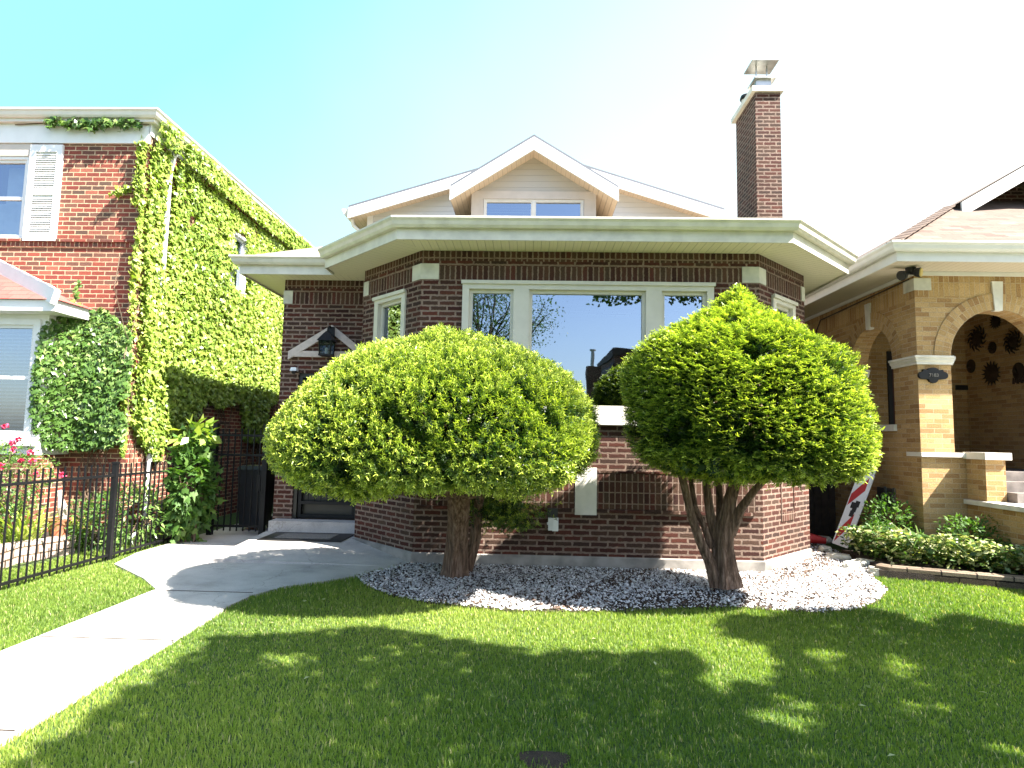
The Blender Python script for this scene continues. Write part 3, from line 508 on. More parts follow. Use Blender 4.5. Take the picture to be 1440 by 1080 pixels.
f_.face([(wx0, 9.95, 4.6), (wx0+.2, 9.95, 4.6), (wx0+.2, 9.95, zwt), (wx0, 9.95, zwt)]); f_.face([(wx1-.2, 9.95, 4.6), (wx1, 9.95, 4.6), (wx1, 9.95, zwt), (wx1-.2, 9.95, zwt)]); f_.wall((wx0, 12.5), (wx0, 9.95), 4.7, zr(wx0)); f_.wall((wx1, 9.95), (wx1, 12.5), 4.7, zr(wx1)); f_.build('dormer_wall', 'tsiding', house)
groof(house, dp, Yd, 12.8, 'rgrey', 'tsoffit', h=.22, name='dormer_roof'); rake(house, dp, Yd-.02, .215)
WD = WL((wx0, 9.95), (wx1, 9.95)); tz = at(750, 269, 9.93)[1]; t_ = MB(); Ld = wx1-wx0
zwt = at(750, 280, 9.93)[1]
WD.box(t_, 0, Ld, zwt, tz, 0, .03); WD.box(t_, 0, .20, 4.7, zwt, 0, .028); WD.box(t_, Ld-.20, Ld, 4.7, zwt, 0, .028); t_.build('window_trim', 'tan', house)
window(house, WD, .205, Ld-.205, 4.85, zwt-.003, [(.235, Ld/2-.02), (Ld/2+.02, Ld-.235)], fmat='wtrim', fw=.02, sw=.022, d=.0, proud=.012, hood=False)
bk = MB(); WD.box(bk, .2, Ld-.2, 4.72, zwt+.3, -.9, -.7); WD.box(bk, .2, Ld-.2, zwt+.03, zwt+.3, -.9, -.02); bk.build('dormer_interior', 'dark', house)
vb = MB(); zb_ = 4.75
while zb_ < zwt-.02: vb.obox(WD.p(.235+(Ld/2-.255)/2, -.16, zb_), np.array([(Ld/2-.255)/2*.95, 0, 0]), np.array([0, -.012, -.012]), (0, 0, .001)); zb_ += .05
vb.build('blind', 'greyblind', house)
# chimney on the right-hand wall
Yc = 11.0; cx0, _ = at(1063, 200, Yc); cx1, _ = at(1098.5, 200, Yc); cy1 = Yc*(1063-745)/(1035-745); zc = at(1080, 130, Yc)[1]
ch = MB().box(cx0, cx1, Yc, cy1, 3.9, zc); cho = ch.build('chimney', 'db', house)
cap = MB().box(cx0-.07, cx1+.05, Yc-.06, cy1+.08, zc+.002, zc+.10); cap.build('chimney_cap', 'wstone', cho)
fc = (cx0+cx1)/2+.0
fl_ = MB().box(cx0+.06, cx0+.34, Yc+.10, Yc+.40, zc+.10, zc+.32); fl_.box(cx0+.02, cx0+.42, Yc+.04, Yc+.44, zc+.32, zc+.345); fl_.build('flue', 'galv', cho)
c2 = MB().bar((cx0+.10, Yc+.2, zc+.34), (cx0+.10, Yc+.2, zc+.64), .02).bar((cx0+.30, Yc+.2, zc+.34), (cx0+.30, Yc+.2, zc+.64), .02)
c2.prism([(cx0-.04, Yc+.0), (cx0+.46, Yc+.0), (cx0+.46, Yc+.46), (cx0-.04, Yc+.46)], zc+.64, zc+.655); c2.build('rain_cap', 'galv', cho)
MB().tube([(cx0+.1, Yc+.75, zc+.1), (cx0+.1, Yc+.75, zc+.28)], .09, 14).build('flue', 'wstone', cho)
MB().tube([(cx0+.1, Yc+.75, zc+.28), (cx0+.1, Yc+.75, zc+.31), (cx0+.1, Yc+.75, zc+.37)], [.11, .12, .10], 14).build('flue_top', 'iron', cho)
# front door with security grille
d_ = MB(); WE.box(d_, .30, .36, .33, 2.66, -.22, -.03); WE.box(d_, 1.30, 1.36, .33, 2.66, -.22, -.03); WE.box(d_, .36, 1.30, 2.59, 2.66, -.22, -.03); WE.box(d_, .36, 1.30, .33, 2.585, -.2, -.14)
do = d_.build('door', 'door', house)
g_ = MB(); WE.box(g_, .37, .42, .35, 2.57, -.10, -.06); WE.box(g_, 1.24, 1.29, .35, 2.57, -.10, -.06)
for z in (.35, .56, 1.42, 2.52): WE.box(g_, .42, 1.24, z, z+.05, -.10, -.06)
for i in range(7): u = .42+.82*(i+1)/8; g_.tube([WE.p(u, -.08, .61), WE.p(u, -.08, 2.52)], .008, 6)
g_.tube([WE.p(.42+.82*t, -.055, .90-.09*math.sin(math.pi*t)) for t in np.linspace(0, 1, 13)], .014, 6); g_.build('door_grille', 'iron', do)
MB().tube([WE.p(.47, -.05, 1.25), WE.p(.47, .02, 1.25), WE.p(.47, .02, 1.32)], .018, 8).build('door_handle', 'galv', do)
st_ = MB().box(-4.0, -2.6, 9.46, 9.745, .04, .335); st_.build('door_step', 'conc', house)
# little gable trim over the door
def e2(u, v): p = atY(u, v, 9.7); return p[0]+4.06, p[2]
pk, lt, rt = e2(467, 457), e2(405.5, 494), e2(513, 494)
gt = MB()
for a, b in ((lt, pk), (pk, rt)):
    A_, B_ = np.array(WE.p(a[0], .06, a[1])), np.array(WE.p(b[0], .06, b[1])); dn = np.array([0, 0, -.135])
    for q0, q1, q2, q3 in ((A_, B_, B_+dn, A_+dn),): gt.face([q3, q2, q1, q0]); bk_ = [p_+np.array([0, .05, 0]) for p_ in (q0, q1, q2, q3)]; gt.face(bk_); gt.face([q0, q1, bk_[1], bk_[0]]); gt.face([q3, bk_[3], bk_[2], q2]); gt.face([q0, bk_[0], bk_[3], q3]); gt.face([q1, q2, bk_[2], bk_[1]])
bz = e2(450, 502)[1]; WE.box(gt, lt[0]+.06, rt[0]-.06, bz, bz+.095, .0, .055); gt.build('gable_trim', 'beam', house)
# ---- small things on the house
lan = thing('wall_lantern', 'black four-sided lantern hung at the peak of the white gable trim over the front door', 'lantern')
lx, lz0 = atY(459, 501, 9.5)[0], atY(459, 501, 9.5)[2]; ly = 9.5; b_ = MB()
def tap(m, x, y, z0, z1, r0, r1, mi=0):
    q0 = [(x-r0, y-r0, z0), (x+r0, y-r0, z0), (x+r0, y+r0, z0), (x-r0, y+r0, z0)]; q1 = [(x-r1, y-r1, z1), (x+r1, y-r1, z1), (x+r1, y+r1, z1), (x-r1, y+r1, z1)]
    for i in range(4): j = (i+1) % 4; m.face([q0[i], q0[j], q1[j], q1[i]], mi)
    m.face(q0[::-1], mi); m.face(q1, mi); return m
tap(b_, lx, ly, lz0, lz0+.03, .10, .10); tap(b_, lx, ly, lz0+.24, lz0+.36, .125, .05); tap(b_, lx, ly, lz0+.36, lz0+.40, .05, .02)
for sx in (-1, 1):
    for sy in (-1, 1): b_.bar((lx+sx*.085, ly+sy*.085, lz0+.03), (lx+sx*.095, ly+sy*.095, lz0+.24), .016)
b_.build('lantern_frame', 'iron', lan); tap(MB(), lx, ly, lz0+.032, lz0+.238, .078, .088).build('lantern_glass', 'lglass', lan)
MB().tube([(lx, ly, lz0+.04), (lx, ly, lz0+.13)], .025, 10).build('bulb', 'white', lan)
br = MB().tube([(lx, ly, lz0+.40), (lx, ly+.02, lz0+.47), (lx, ly+.12, lz0+.50), (lx, ly+.245, lz0+.44)], .012, 8).box(lx-.055, lx+.055, ly+.15, ly+.19, lz0+.30, lz0+.5); br.build('bracket', 'iron', lan)
cm = thing('security_camera', 'small white security camera at the upper left corner of the front door', 'camera')
p_ = atY(414.5, 521, 9.68); tap(MB(), p_[0], 9.66, p_[2]-.01, p_[2]+.045, .055, .04).build('camera_housing', 'white', cm); MB().tube([(p_[0], 9.63, p_[2]-.045), (p_[0], 9.66, p_[2]-.005)], [.03, .035], 12).build('camera_lens', 'black', cm)
ou = thing('outdoor_outlet_cover', 'white plastic outlet cover with black hood low on the bay wall beside the stone panel', 'outlet')
ox, oz = atY(778, 737, 8.02)[0], atY(778, 737, 8.02)[2]
MB().box(ox-.065, ox+.065, 8.0, 8.07, oz-.08, oz+.08).box(ox-.012, ox+.06, 7.985, 8.0, oz-.085, oz+.082).box(ox-.08, ox-.065, 8.02, 8.04, oz-.01, oz+.02).build('outlet_cover', 'white', ou)
MB().box(ox-.075, ox+.055, 7.99, 8.05, oz+.09, oz+.2).tube([(ox, 8.04, oz+.08), (ox, 8.04, oz+.1)], .03, 10).build('outlet_hood', 'black', ou)
dm = thing('doormat', 'grey rectangular doormat with wide black border on the concrete before the door', 'doormat')
def slab(m, q, h0, h1):
    f0 = lambda p: .072+(p[1]-7.87)*.058
    m.face([(*p, f0(p)+h1) for p in q])
    for i in range(4): a, b = q[i], q[(i+1) % 4]; m.face([(*a, f0(a)+h0), (*b, f0(b)+h0), (*b, f0(b)+h1), (*a, f0(a)+h1)])
    return m
slab(MB(), [(-3.92,8.90), (-2.70,8.90), (-2.64,9.43), (-3.86,9.43)], .003, .014).build('mat_border', 'black', dm); slab(MB(), [(-3.72,9.01), (-2.90,9.01), (-2.86,9.33), (-3.68,9.33)], .0142, .021).build('mat_centre', 'mat', dm)
# ================================================= LEFT HOUSE
lh = thing('red_brick_house', 'two-storey red brick house at the left, its side wall covered in bright ivy, white shutter', 'house')
XL_, YL_, ZL = -6.2, 9.3, 6.6; WL_ = WL((-13, YL_), (XL_, YL_)); uL = lambda x: x+13
WS_ = WL((XL_, YL_), (XL_, 20)); w = MB()
lw_h = (uL(-9.8), uL(-8.16), 4.69, 6.07, .12); w.wall((-13, YL_), (XL_, YL_), -.1, ZL, [lw_h], [(4.58,4.66,1)]); sw_h = (12.1-YL_, 12.75-YL_, 4.65, 5.85, .1); w.wall((XL_, YL_), (XL_, 20), -.1, ZL, [sw_h]); w.wall((XL_, 20), (-13, 20), -.1, ZL)
w.build('wall', ['lb', 'lsold'], lh)
s_ = MB(); WL_.box(s_, 0, 6.8, 4.655, 4.70, 0, .03); WL_.box(s_, 0, 6.79, 4.56, 4.575, 0, .02); s_.build('brick_ledge', 'lb', lh)
s_ = MB(); WL_.box(s_, 0, 6.81, 6.28, 6.60, 0, .04); s_.sweep([(XL_, YL_-.04), (XL_, 20)], [(0,6.42),(.03,6.42),(.03,6.6),(0,6.6)]); s_.build('frieze_board', 'white', lh)
MB().sweep([(-13, YL_), (XL_, YL_), (XL_, 20)], [(0,6.60),(.12,6.60),(.12,6.66),(0,6.66)]).build('soffit', 'wtrim', lh)
gutter(lh, [(-13, YL_-.10), (XL_+.10, YL_-.10), (XL_+.10, 20)], 6.65, 'wtrim')
MB().prism([(-13, 9.15), (-6.05, 9.15), (-6.05, 20), (-13, 20)], 6.665, 6.76).build('roof', 'rgrey', lh)
window(lh, WL_, uL(-9.8), uL(-8.16), 4.70, 6.07, [(uL(-9.75), uL(-8.21))], fmat='white', fw=.05, d=-.03, proud=.0, hood=False, rails=(5.38,))
s_ = MB(); WL_.box(s_, uL(-9.9), uL(-8.13), 6.072, 6.278, 0, .02); s_.build('lintel_board', 'tan', lh)
s_ = MB(); WL_.box(s_, uL(-9.6), uL(-8.3), 4.78, 5.4, -.35, -.33); WL_.box(s_, uL(-8.75), uL(-8.25), 4.75, 6.0, -.31, -.29); s_.build('curtain', 'blind', lh)
sh = MB(); a, b = uL(-8.13), uL(-7.60); z0, z1 = 4.66, 6.25
for x0, x1, c, d in ((a, a+.09, z0, z1), (b-.09, b, z0, z1), (a+.09, b-.09, z0, z0+.12), (a+.09, b-.09, z1-.12, z1), (a+.09, b-.09, 5.42, 5.52)): WL_.box(sh, x0, x1, c, d, .005, .045)
z = z0+.14
while z < z1-.13:
    if not 5.40 < z < 5.53: c = np.array(WL_.p((a+b)/2, .024, z)); sh.obox(c, ((b-a)/2-.09, 0, 0), (0, -.014, -.016), (0, .002, -.002))
    z += .038
WL_.box(sh, a+.05, b-.05, z0+.05, z1-.05, .003, .008); sh.build('shutter', 'white', lh)
WSd = WL((XL_, YL_), (XL_, 20)); window(lh, WSd, 2.8, 3.45, 4.66, 5.84, [(2.84, 3.41)], fmat='white', fw=.05, hood=False); s_ = MB(); WSd.box(s_, 2.7, 3.5, 4.56, 4.65, 0, .09); s_.build('window_sill', 'wstone', lh)
MB().box(-6.9, -6.4, 9.6, 19.5, .0, 6.5).build('interior', 'dark', lh) if False else None
rm = MB(); rm.wall((-12.9, 10.4), (-7, 10.4), 0, 6.5); rm.wall((-7.2, 10.4), (-7.2, 19.5), 0, 6.5); rm.wall((-7.2, 19.5), (-7.2, 10.4), 0, 6.5); rm.build('interior', 'dark', lh)
MB().tube([(-6.02, 9.72, 6.66), (-6.06, 9.74, 6.3), (-6.13, 9.76, 6.0), (-6.13, 9.76, .3), (-6.05, 9.70, .15)], .042, 8).build('downspout', 'white', lh)
MB().box(XL_+.0, XL_+.06, 9.5, 10.3, 1.62, 1.72).build('window_ledge', 'wstone', lh) if False else None
# projecting window bay with a small red roof
Yb = 8.7; WB = WL((-13, Yb), (-7.12, Yb)); bw = MB(); bw.wall((-13, Yb), (-7.12, Yb), 1.3, 3.4, [(4.1, 5.78, 1.55, 3.28, .05)]); bw.wall((-7.12, Yb), (-7.12, 9.3), 1.3, 3.4); MB().wall((-13, Yb+.01), (-7.13, Yb+.01), -.1, 1.3).wall((-7.13, Yb+.01), (-7.13, 9.3), -.1, 1.3).build('bay_base', 'lb', lh); by = bw.build('window_bay', 'white', lh)
o_ = window(by, WB, 4.1, 5.78, 1.55, 3.28, [(4.2, 5.68)], fmat='white', fw=.08, d=-.01, proud=.03, hood=False, blinds=.052, rails=(2.42,))
s_ = MB(); WB.box(s_, 3.9, 5.86, 1.43, 1.55, 0, .08); s_.build('window_sill', 'white', by)
s_ = MB(); s_.prism([(-13, 8.42), (-6.82, 8.42), (-6.82, 9.29), (-13, 9.29)], 3.36, 3.52); s_.build('bay_fascia', 'white', by)
zb = 3.522; hipline = ((-6.78, 8.38, zb), (-8.62, 9.28, zb+.74)); r_ = MB(); r_.face([(-13, 8.38, zb), hipline[0], hipline[1], (-13, 9.28, zb+.74)]); r_.face([hipline[0], (-6.78, 9.29, zb), hipline[1]]); r_.build('bay_roof', 'rred', by)
s_ = MB(); A_, B_ = map(np.array, hipline)
for i in range(11): t = (i+.5)/11; c = A_+(B_-A_)*t; dd = (B_-A_)/11*.56; s_.obox(c+np.array([0, -.02, .03+.008*(i % 2)]), dd, (.045, -.02, .10), (-.02, -.035, .008))
s_.build('hip_cap', 'white', by)
# ---- ivy
def ivy(name, label, cat, pts, nrmv, mat, parent=None, size=(.06, .11), tilt=.55, stems=None, group=None):
    n = len(pts); nn = np.tile(np.array(nrmv, float), (n, 1))+rng.normal(0, .45, (n, 3))+np.array([0, 0, .45]); nn = nrm(nn)
    D = np.array([0, 0, -1.])+rng.normal(0, .45, (n, 3)); D = D-nn*np.sum(D*nn, 1, keepdims=True); L = rng.uniform(*size, n); sh = np.clip(.5+.12*lump(pts, 1.6, 3)+rng.normal(0, .2, n), 0, 1)
    V, Fq, uv = leafarr(pts-D*L[:, None]*.3, D, nn, L, L*.62, sh, IVY_T, IVY_F); t = thing(name, label, cat, group); npmesh('leaves', V, Fq, uv, mat, t)
    if stems is not None: stems.build('stems', 'stem', t)
    return t
SIDE = [(198,158),(222,168),(262,205),(430,348),(432,420),(398,420),(393,560),(372,575),(364,622),(340,622),(334,566),(300,575),(286,562),(262,600),(250,625),(236,610),(228,640),(208,650),(200,640),(180,600),(180,400),(196,300),(196,200)]
SH = [[(239,183),(249,190),(243,235),(236,290),(230,400),(224,400),(226,300),(231,245)], [(323,322),(344,330),(344,402),(338,410),(325,398)], [(262,300),(275,305),(268,318),(258,316)], [(300,310),(309,325),(314,342),(306,338)], [(222,620),(240,612),(243,650),(225,660)], [(310,372),(320,378),(330,398),(342,408),(340,420),(318,400)]]
n = 50000; y = rng.uniform(9.28, 16.5, n); z = rng.uniform(.8, 6.7, n); p0 = np.c_[np.full(n, XL_), y, z]; u, v = proj(p0); k = inpoly(u, v, SIDE)
for h in SH: k &= ~inpoly(u, v, h)
edge = lump(p0, 5, 4); k &= ~((edge > 1.75)); p0 = p0[k]; bul = .05+.10*np.clip(lump(p0, 1.8, 12)*.5+.5, 0, 1.6)
p0[:, 0] += bul*rng.uniform(.1, 1.6, len(p0)); 
p0[:, 0] += np.where(p0[:, 2] > 6.3, .12, 0)
vines = MB()
for i in range(46):
    y0 = rng.uniform(9.4, 15); z_ = rng.uniform(.1, 1.2); pts = [(XL_+.015, y0, z_)]
    for q in range(9): pts.append((XL_+.015+rng.uniform(0, .02), pts[-1][1]+rng.normal(0, .16), pts[-1][2]+rng.uniform(.15, .6)))
    vines.tube(pts, .008, 4)
# corner fringe on the front face
n = 5200; x = rng.uniform(-6.9, XL_+.03, n); z = rng.uniform(.9, 6.35, n); pf = np.c_[x, np.full(n, YL_-.04), z]; u, v = proj(pf); FR = [(207,185),(207,650),(196,660),(172,640),(175,560),(186,500),(186,380),(192,340),(200,300),(188,285),(196,262),(170,277),(158,276),(160,271),(190,262),(196,240),(194,200)]
pf = pf[inpoly(u, v, FR)]; pf[:, 1] -= rng.uniform(0, .09, len(pf))
ivy('wall_ivy', 'bright green ivy sheet covering the whole side wall of the left brick house', 'ivy', np.r_[p0, pf], (1, -.25, 0), 'ivy', stems=vines)
PATCH = [(92,442),(66,450),(56,470),(46,520),(42,580),(50,618),(70,632),(120,634),(172,628),(186,604),(160,570),(186,552),(184,470),(160,446),(140,432),(128,440),(108,425),(112,395),(106,398),(100,425)]
n = 11000; x = rng.uniform(-8, -6.1, n); z = rng.uniform(1.0, 4.0, n); pp_ = np.c_[x, np.full(n, 9.15), z]; b = np.clip(lump(pp_, 2.2, 8)*.35+.5, 0, 1); pp_[:, 1] -= b*.16*rng.uniform(.3, 1.2, n)
pp_[:, 1] -= np.clip((-6.85-pp_[:, 0])*1.4, 0, .40); u, v = proj(pp_); pp_ = pp_[inpoly(u, v, PATCH)]
fs = MB()
for i in range(10): x0 = rng.uniform(-7, -6.4); fs.tube([(x0+rng.normal(0, .12), 9.27, .3+q*.4) for q in range(8)], .008, 4)
ivy('ivy_patch', 'rounded patch of darker ivy between the white bay window and the corner', 'ivy', pp_, (.15, -1, 0), 'ivyd', stems=fs)
n = 330; x = np.sort(rng.uniform(-7.85, -6.28, n)); z = 6.60-.035*(x+7.0)+rng.normal(0, .045, n)-.05*np.abs(lump(np.c_[x, x, x], 6, 2)); pr = np.c_[x, rng.uniform(9.10, 9.22, n), z]
r_ = MB().tube([(-8.4, 9.235, 6.57), (-7.6, 9.235, 6.62), (-6.9, 9.235, 6.6), (-6.2, 9.235, 6.58)], .008, 5); ivy('ivy_runner', 'thin ivy runner trailing along the white frieze under the gutter', 'ivy', pr, (0, -1, 0), 'ivyd', stems=r_)
# ================================================= RIGHT HOUSE
XR, YR, ZR = 5.68, 9.1, 4.26; rh = thing('buff_brick_house', 'buff brick bungalow with arched corner porch at the right edge', 'house')
WRF, WRS = WL((XR, YR), (11, YR)), WL((XR, 20), (XR, YR)); us = lambda y: 20-y
def archwall(m, W_, u0, u1, z0, z1, ua, ub, zs, zsill, band, th=.3, uo=None):
    uo = uo or ub
    r = (ub-ua)/2; uc = (ua+ub)/2; zt = zs+r; b0 = band
    def f(a, b, c, d, k=0): m.face([W_.p(a, 0, c), W_.p(b, 0, c), W_.p(b, 0, d), W_.p(a, 0, d)], k)
    f(u0, ua, z0, b0); f(ub, u1, z0, b0); f(ua, uo, z0, zsill); f(u0, u1, b0, z1, 1)
    n = 20; ang = [math.pi-math.pi*i/n for i in range(n+1)]; pt = [(uc+r*math.cos(a), zs+r*math.sin(a)) for a in ang]
    for (a, c), (b, d) in zip(pt, pt[1:]):
        m.face([W_.p(a, 0, c), W_.p(b, 0, d), W_.p(b, 0, b0), W_.p(a, 0, b0)], 0); m.face([W_.p(a, 0, c), W_.p(a, -th, c), W_.p(b, -th, d), W_.p(b, 0, d)], 0)
        m.face([W_.p(a, -th, c), W_.p(a, -th, b0), W_.p(b, -th, b0), W_.p(b, -th, d)], 0)
    for a in (ua, ub): m.face([W_.p(a, 0, zsill), W_.p(a, -th, zsill), W_.p(a, -th, zs), W_.p(a, 0, zs)][::1 if a == ua else -1], 0)
    m.face([W_.p(ua, 0, zsill), W_.p(uo, 0, zsill), W_.p(uo, -th, zsill), W_.p(ua, -th, zsill)], 0)
    if uo < ub: m.face([W_.p(uo, 0, z0), W_.p(uo, -th, z0), W_.p(uo, -th, zsill), W_.p(uo, 0, zsill)][::-1], 0)
    # inner face
    for a, b in ((u0, ua), (ub, u1)): m.face([W_.p(a, -th, z0), W_.p(a, -th, z1), W_.p(b, -th, z1), W_.p(b, -th, z0)], 0)
    m.face([W_.p(ua, -th, z0), W_.p(ua, -th, zsill), W_.p(uo, -th, zsill), W_.p(uo, -th, z0)], 0)
def ring(parent, W_, ua, ub, zs, w_=.24, d=.012):
    r = (ub-ua)/2; uc = (ua+ub)/2; m = MB(); n = 24
    for k, (r0, r1) in enumerate(((r, r+w_/2), (r+w_/2, r+w_))):
        for i in range(n):
            a, b = math.pi-math.pi*i/n, math.pi-math.pi*(i+1)/n; P_ = lambda rr, an, dd: W_.p(uc+rr*math.cos(an), dd, zs+rr*math.sin(an)); L0, L1 = (math.pi-a)*(r+w_/2), (math.pi-b)*(r+w_/2)
            m.face([P_(r0, a, d), P_(r0, b, d), P_(r1, b, d), P_(r1, a, d)], 0, [(L0, k*.13), (L1, k*.13), (L1, k*.13+.12), (L0, k*.13+.12)])
            if k: m.face([P_(r1, a, d), P_(r1, b, d), P_(r1, b, 0), P_(r1, a, 0)], 0)
    return m.build('arch_ring', 'yring', parent)
rw = MB(); zs = 2.99; fa, fb = 6.16-XR, 6.16-XR+1.42
archwall(rw, WRF, 0, 2.52, -.1, ZR, fa, fb, zs, 1.52, 3.90, uo=6.58-XR); rw.wall((XR+2.52, YR), (11, YR), -.1, ZR, [], [(3.90, ZR, 1)])
sa, sb = us(10.97), us(9.70)
archwall(rw, WRS, us(12.2), us(9.1), -.1, ZR, sa, sb, zs+.02, 1.98, 3.86); rw.wall((XR, 20), (XR, 12.2), -.1, ZR, [], [(3.86, ZR, 1)])
rwo = rw.build('wall', ['yb', 'ysold'], rh)
pw = MB(); pw.wall((XR+.3, 11.7), (8.2, 11.7), 1.2, 4.2, [(.75, 1.68, 1.25, 3.45, .1)]); pw.wall((8.2, 11.7), (8.2, 9.4), 1.2, 4.2); pw.build('porch_wall', 'yb', rh)
MB().box(XR+.3, 8.2, 9.4, 11.7, 1.0, 1.33).box(6.585, 7.57, 9.0, 9.4, 1.0, 1.33).build('porch_floor', 'step', rh); MB().box(XR+.25, 8.25, 9.35, 11.75, 4.2, 4.25).build('porch_ceiling', 'wood', rh)
dd = MB().box(XR+1.05, XR+1.12, 11.66, 11.8, 1.25, 3.45).box(XR+1.91, XR+1.98, 11.66, 11.8, 1.25, 3.45).box(XR+1.12, XR+1.91, 11.66, 11.8, 3.38, 3.45).build('porch_door_frame', 'black', rh); MB().box(XR+1.12, XR+1.91, 11.74, 11.78, 1.25, 3.38).box(XR+1.22, XR+1.81, 11.72, 11.74, 1.4, 2.2).box(XR+1.22, XR+1.81, 11.72, 11.74, 2.4, 3.2).build('porch_door', 'reddoor', rh)
ring(rh, WRF, fa, fb, zs); ring(rh, WRS, sa, sb, zs+.02)
for W_, uc, zb_ in ((WRF, (fa+fb)/2, zs+.69), (WRS, (sa+sb)/2, zs+.62)):
    s_ = MB(); z0, z1 = zb_, zb_+.44; m = s_
    q = [W_.p(uc-.055, .03, z0), W_.p(uc+.055, .03, z0), W_.p(uc+.08, .03, z1), W_.p(uc-.08, .03, z1)]; r2 = [W_.p(uc-.055, -.05, z0), W_.p(uc+.055, -.05, z0), W_.p(uc+.08, -.05, z1), W_.p(uc-.08, -.05, z1)]
    m.face(q); [m.face([q[i], r2[i], r2[(i+1) % 4], q[(i+1) % 4]]) for i in range(4)]; s_.build('keystone', 'wstone', rh)
CAPP = [(0,2.87),(.03,2.87),(.03,2.90),(.055,2.93),(.055,2.955),(.075,2.965),(.075,2.995),(0,2.995)]
MB().sweep([(XR, 9.70), (XR, YR), (6.16, YR)], CAPP).sweep([(6.16, YR), (6.16, YR+.3)], [(-.0, 2.87), (.03, 2.87), (.075, 2.965), (.075, 2.995), (0, 2.995)]).build('pillar_cap', 'wstone', rh)
MB().sweep([(XR, 11.3), (XR, 10.97), (XR+.3, 10.97)], CAPP).build('pillar_cap', 'wstone', rh)
MB().sweep([(XR, 11.05), (XR, 9.66)], [(-.3,1.90),(.05,1.90),(.05,2.0),(-.3,2.0)]).build('window_sill', 'wstone', rh)
MB().sweep([(XR, YR+.25), (XR, YR), (XR+.24, YR)], [(.012,3.98),(.012,4.16),(-.03,4.16),(-.03,3.98)]).build('corner_stone', 'stone', rh)
MB().box(XR-.03, 6.32, YR-.06, YR+.3, 1.522, 1.585).build('porch_coping', 'wstone', rh)
st = MB(); st.box(6.3, 11, 6.2, YR-.003, -.1, .86); st.build('stoop_wall', 'yb', rh); MB().box(6.25, 11, 6.15, YR-.004, .862, .925).build('stoop_slab', 'wstone', rh)
MB().box(6.31, 6.58, 8.72, YR-.004, .926, 1.50).build('stoop_pillar', 'yb', rh); MB().box(6.27, 6.63, 8.66, YR-.002, 1.502, 1.60).build('pillar_coping', 'wstone', rh)
MB().box(6.59, 8.4, 8.55, 8.995, .926, 1.06).box(6.59, 8.4, 8.78, 8.995, 1.06, 1.20).build('stoop_steps', 'step', rh)
ER = [(XR-.6, 20), (XR-.6, YR-.6), (11, YR-.6)]
soff(rh, [((XR, 20), (XR, YR), (XR-.6, YR-.6), (XR-.6, 20)), ((XR, YR), (11, YR), (11, YR-.6), (XR-.6, YR-.6))], 4.262, 'ysoffit'); MB().sweep(ER, [(0,4.24),(0,4.46),(-.02,4.46),(-.02,4.24)]).build('fascia', 'wtrim', rh); gutter(rh, ER, 4.37, 'wtrim')
MB().sweep([(XR, 20), (XR, YR), (11, YR)], [(.002,4.20),(.03,4.20),(.03,4.258),(.002,4.258)]).build('soffit_trim', 'wtrim', rh)
e0, f0, pr_ = XR-.66, YR-.66, .6; zr0 = 4.48; tip = 2.54; tw = 3.3; rf = MB()
rf.face([(e0, f0, zr0), (13, f0, zr0), (13, f0+tw, zr0+pr_*tw), (e0+tw, f0+tw, zr0+pr_*tw)])     # skirt
rx = 9.0; rf.face([(e0, 22, zr0), (e0, f0, zr0), (e0+tip, f0+tip, zr0+pr_*tip), (e0+tip-.02, f0+tip-.35, zr0+pr_*(tip-.02)), (rx, f0+tip-.35, zr0+pr_*(rx-e0)), (rx, 22, zr0+pr_*(rx-e0))])
rf.face([(rx, f0+tip-.35, zr0+pr_*(rx-e0)), (13, f0+tip-.35, zr0+pr_*(2*rx-e0-13)), (13, 22, zr0+pr_*(2*rx-e0-13)), (rx, 22, zr0+pr_*(rx-e0))]); rf.build('roof', 'rbrown', rh)
rake(rh, [(e0+tip-.05, zr0+pr_*(tip-.05)-.02), (rx, zr0+pr_*(rx-e0)-.02), (13, zr0+pr_*(2*rx-e0-13)-.02)], f0+tip-.36, .26, mat='wtrim')
gw = MB().face([(e0+tip+.5, f0+tw-.1, 5.5), (13, f0+tw-.1, 5.5), (13, f0+tw-.1, zr0+pr_*(2*rx-e0-13)), (rx, f0+tw-.1, zr0+pr_*(rx-e0)-.02), (e0+tip+.5, f0+tw-.1, zr0+pr_*(tip+.5)-.02)]); gw.build('gable_wall', 'db', rh)  # dark brick instead of buff: shade under the rake put into the colour
hc = MB(); A_, B_ = np.array([e0, f0, zr0+.01]), np.array([e0+tip, f0+tip, zr0+pr_*tip+.01])
for i in range(24): c = A_+(B_-A_)*(i+.5)/24; hc.obox(c+np.array([0, 0, .01+.006*(i % 2)]), (B_-A_)/24*.55, (.07, -.07, 0), (0, 0, .006))
hc.build('hip_cap', 'rbrown', rh)
MB().box(XR-.012, XR+.01, 9.75, 10.25, .68, 1.0).build('basement_window', 'dark', rh); MB().box(XR-.03, XR-.012, 9.74, 9.80, .66, 1.02).box(XR-.03, XR-.012, 9.98, 10.03, .66, 1.02).build('basement_window_frame', 'galv', rh)
MB().tube([(XR-.02, 9.2, 4.17), (XR-.02, 12.0, 4.10), (XR-.02, 12.2, 3.9), (XR-.02, 12.2, 3.55)], .012, 5).box(XR-.05, XR, 12.12, 12.28, 3.5, 3.65).build('cable', 'rust', rh)
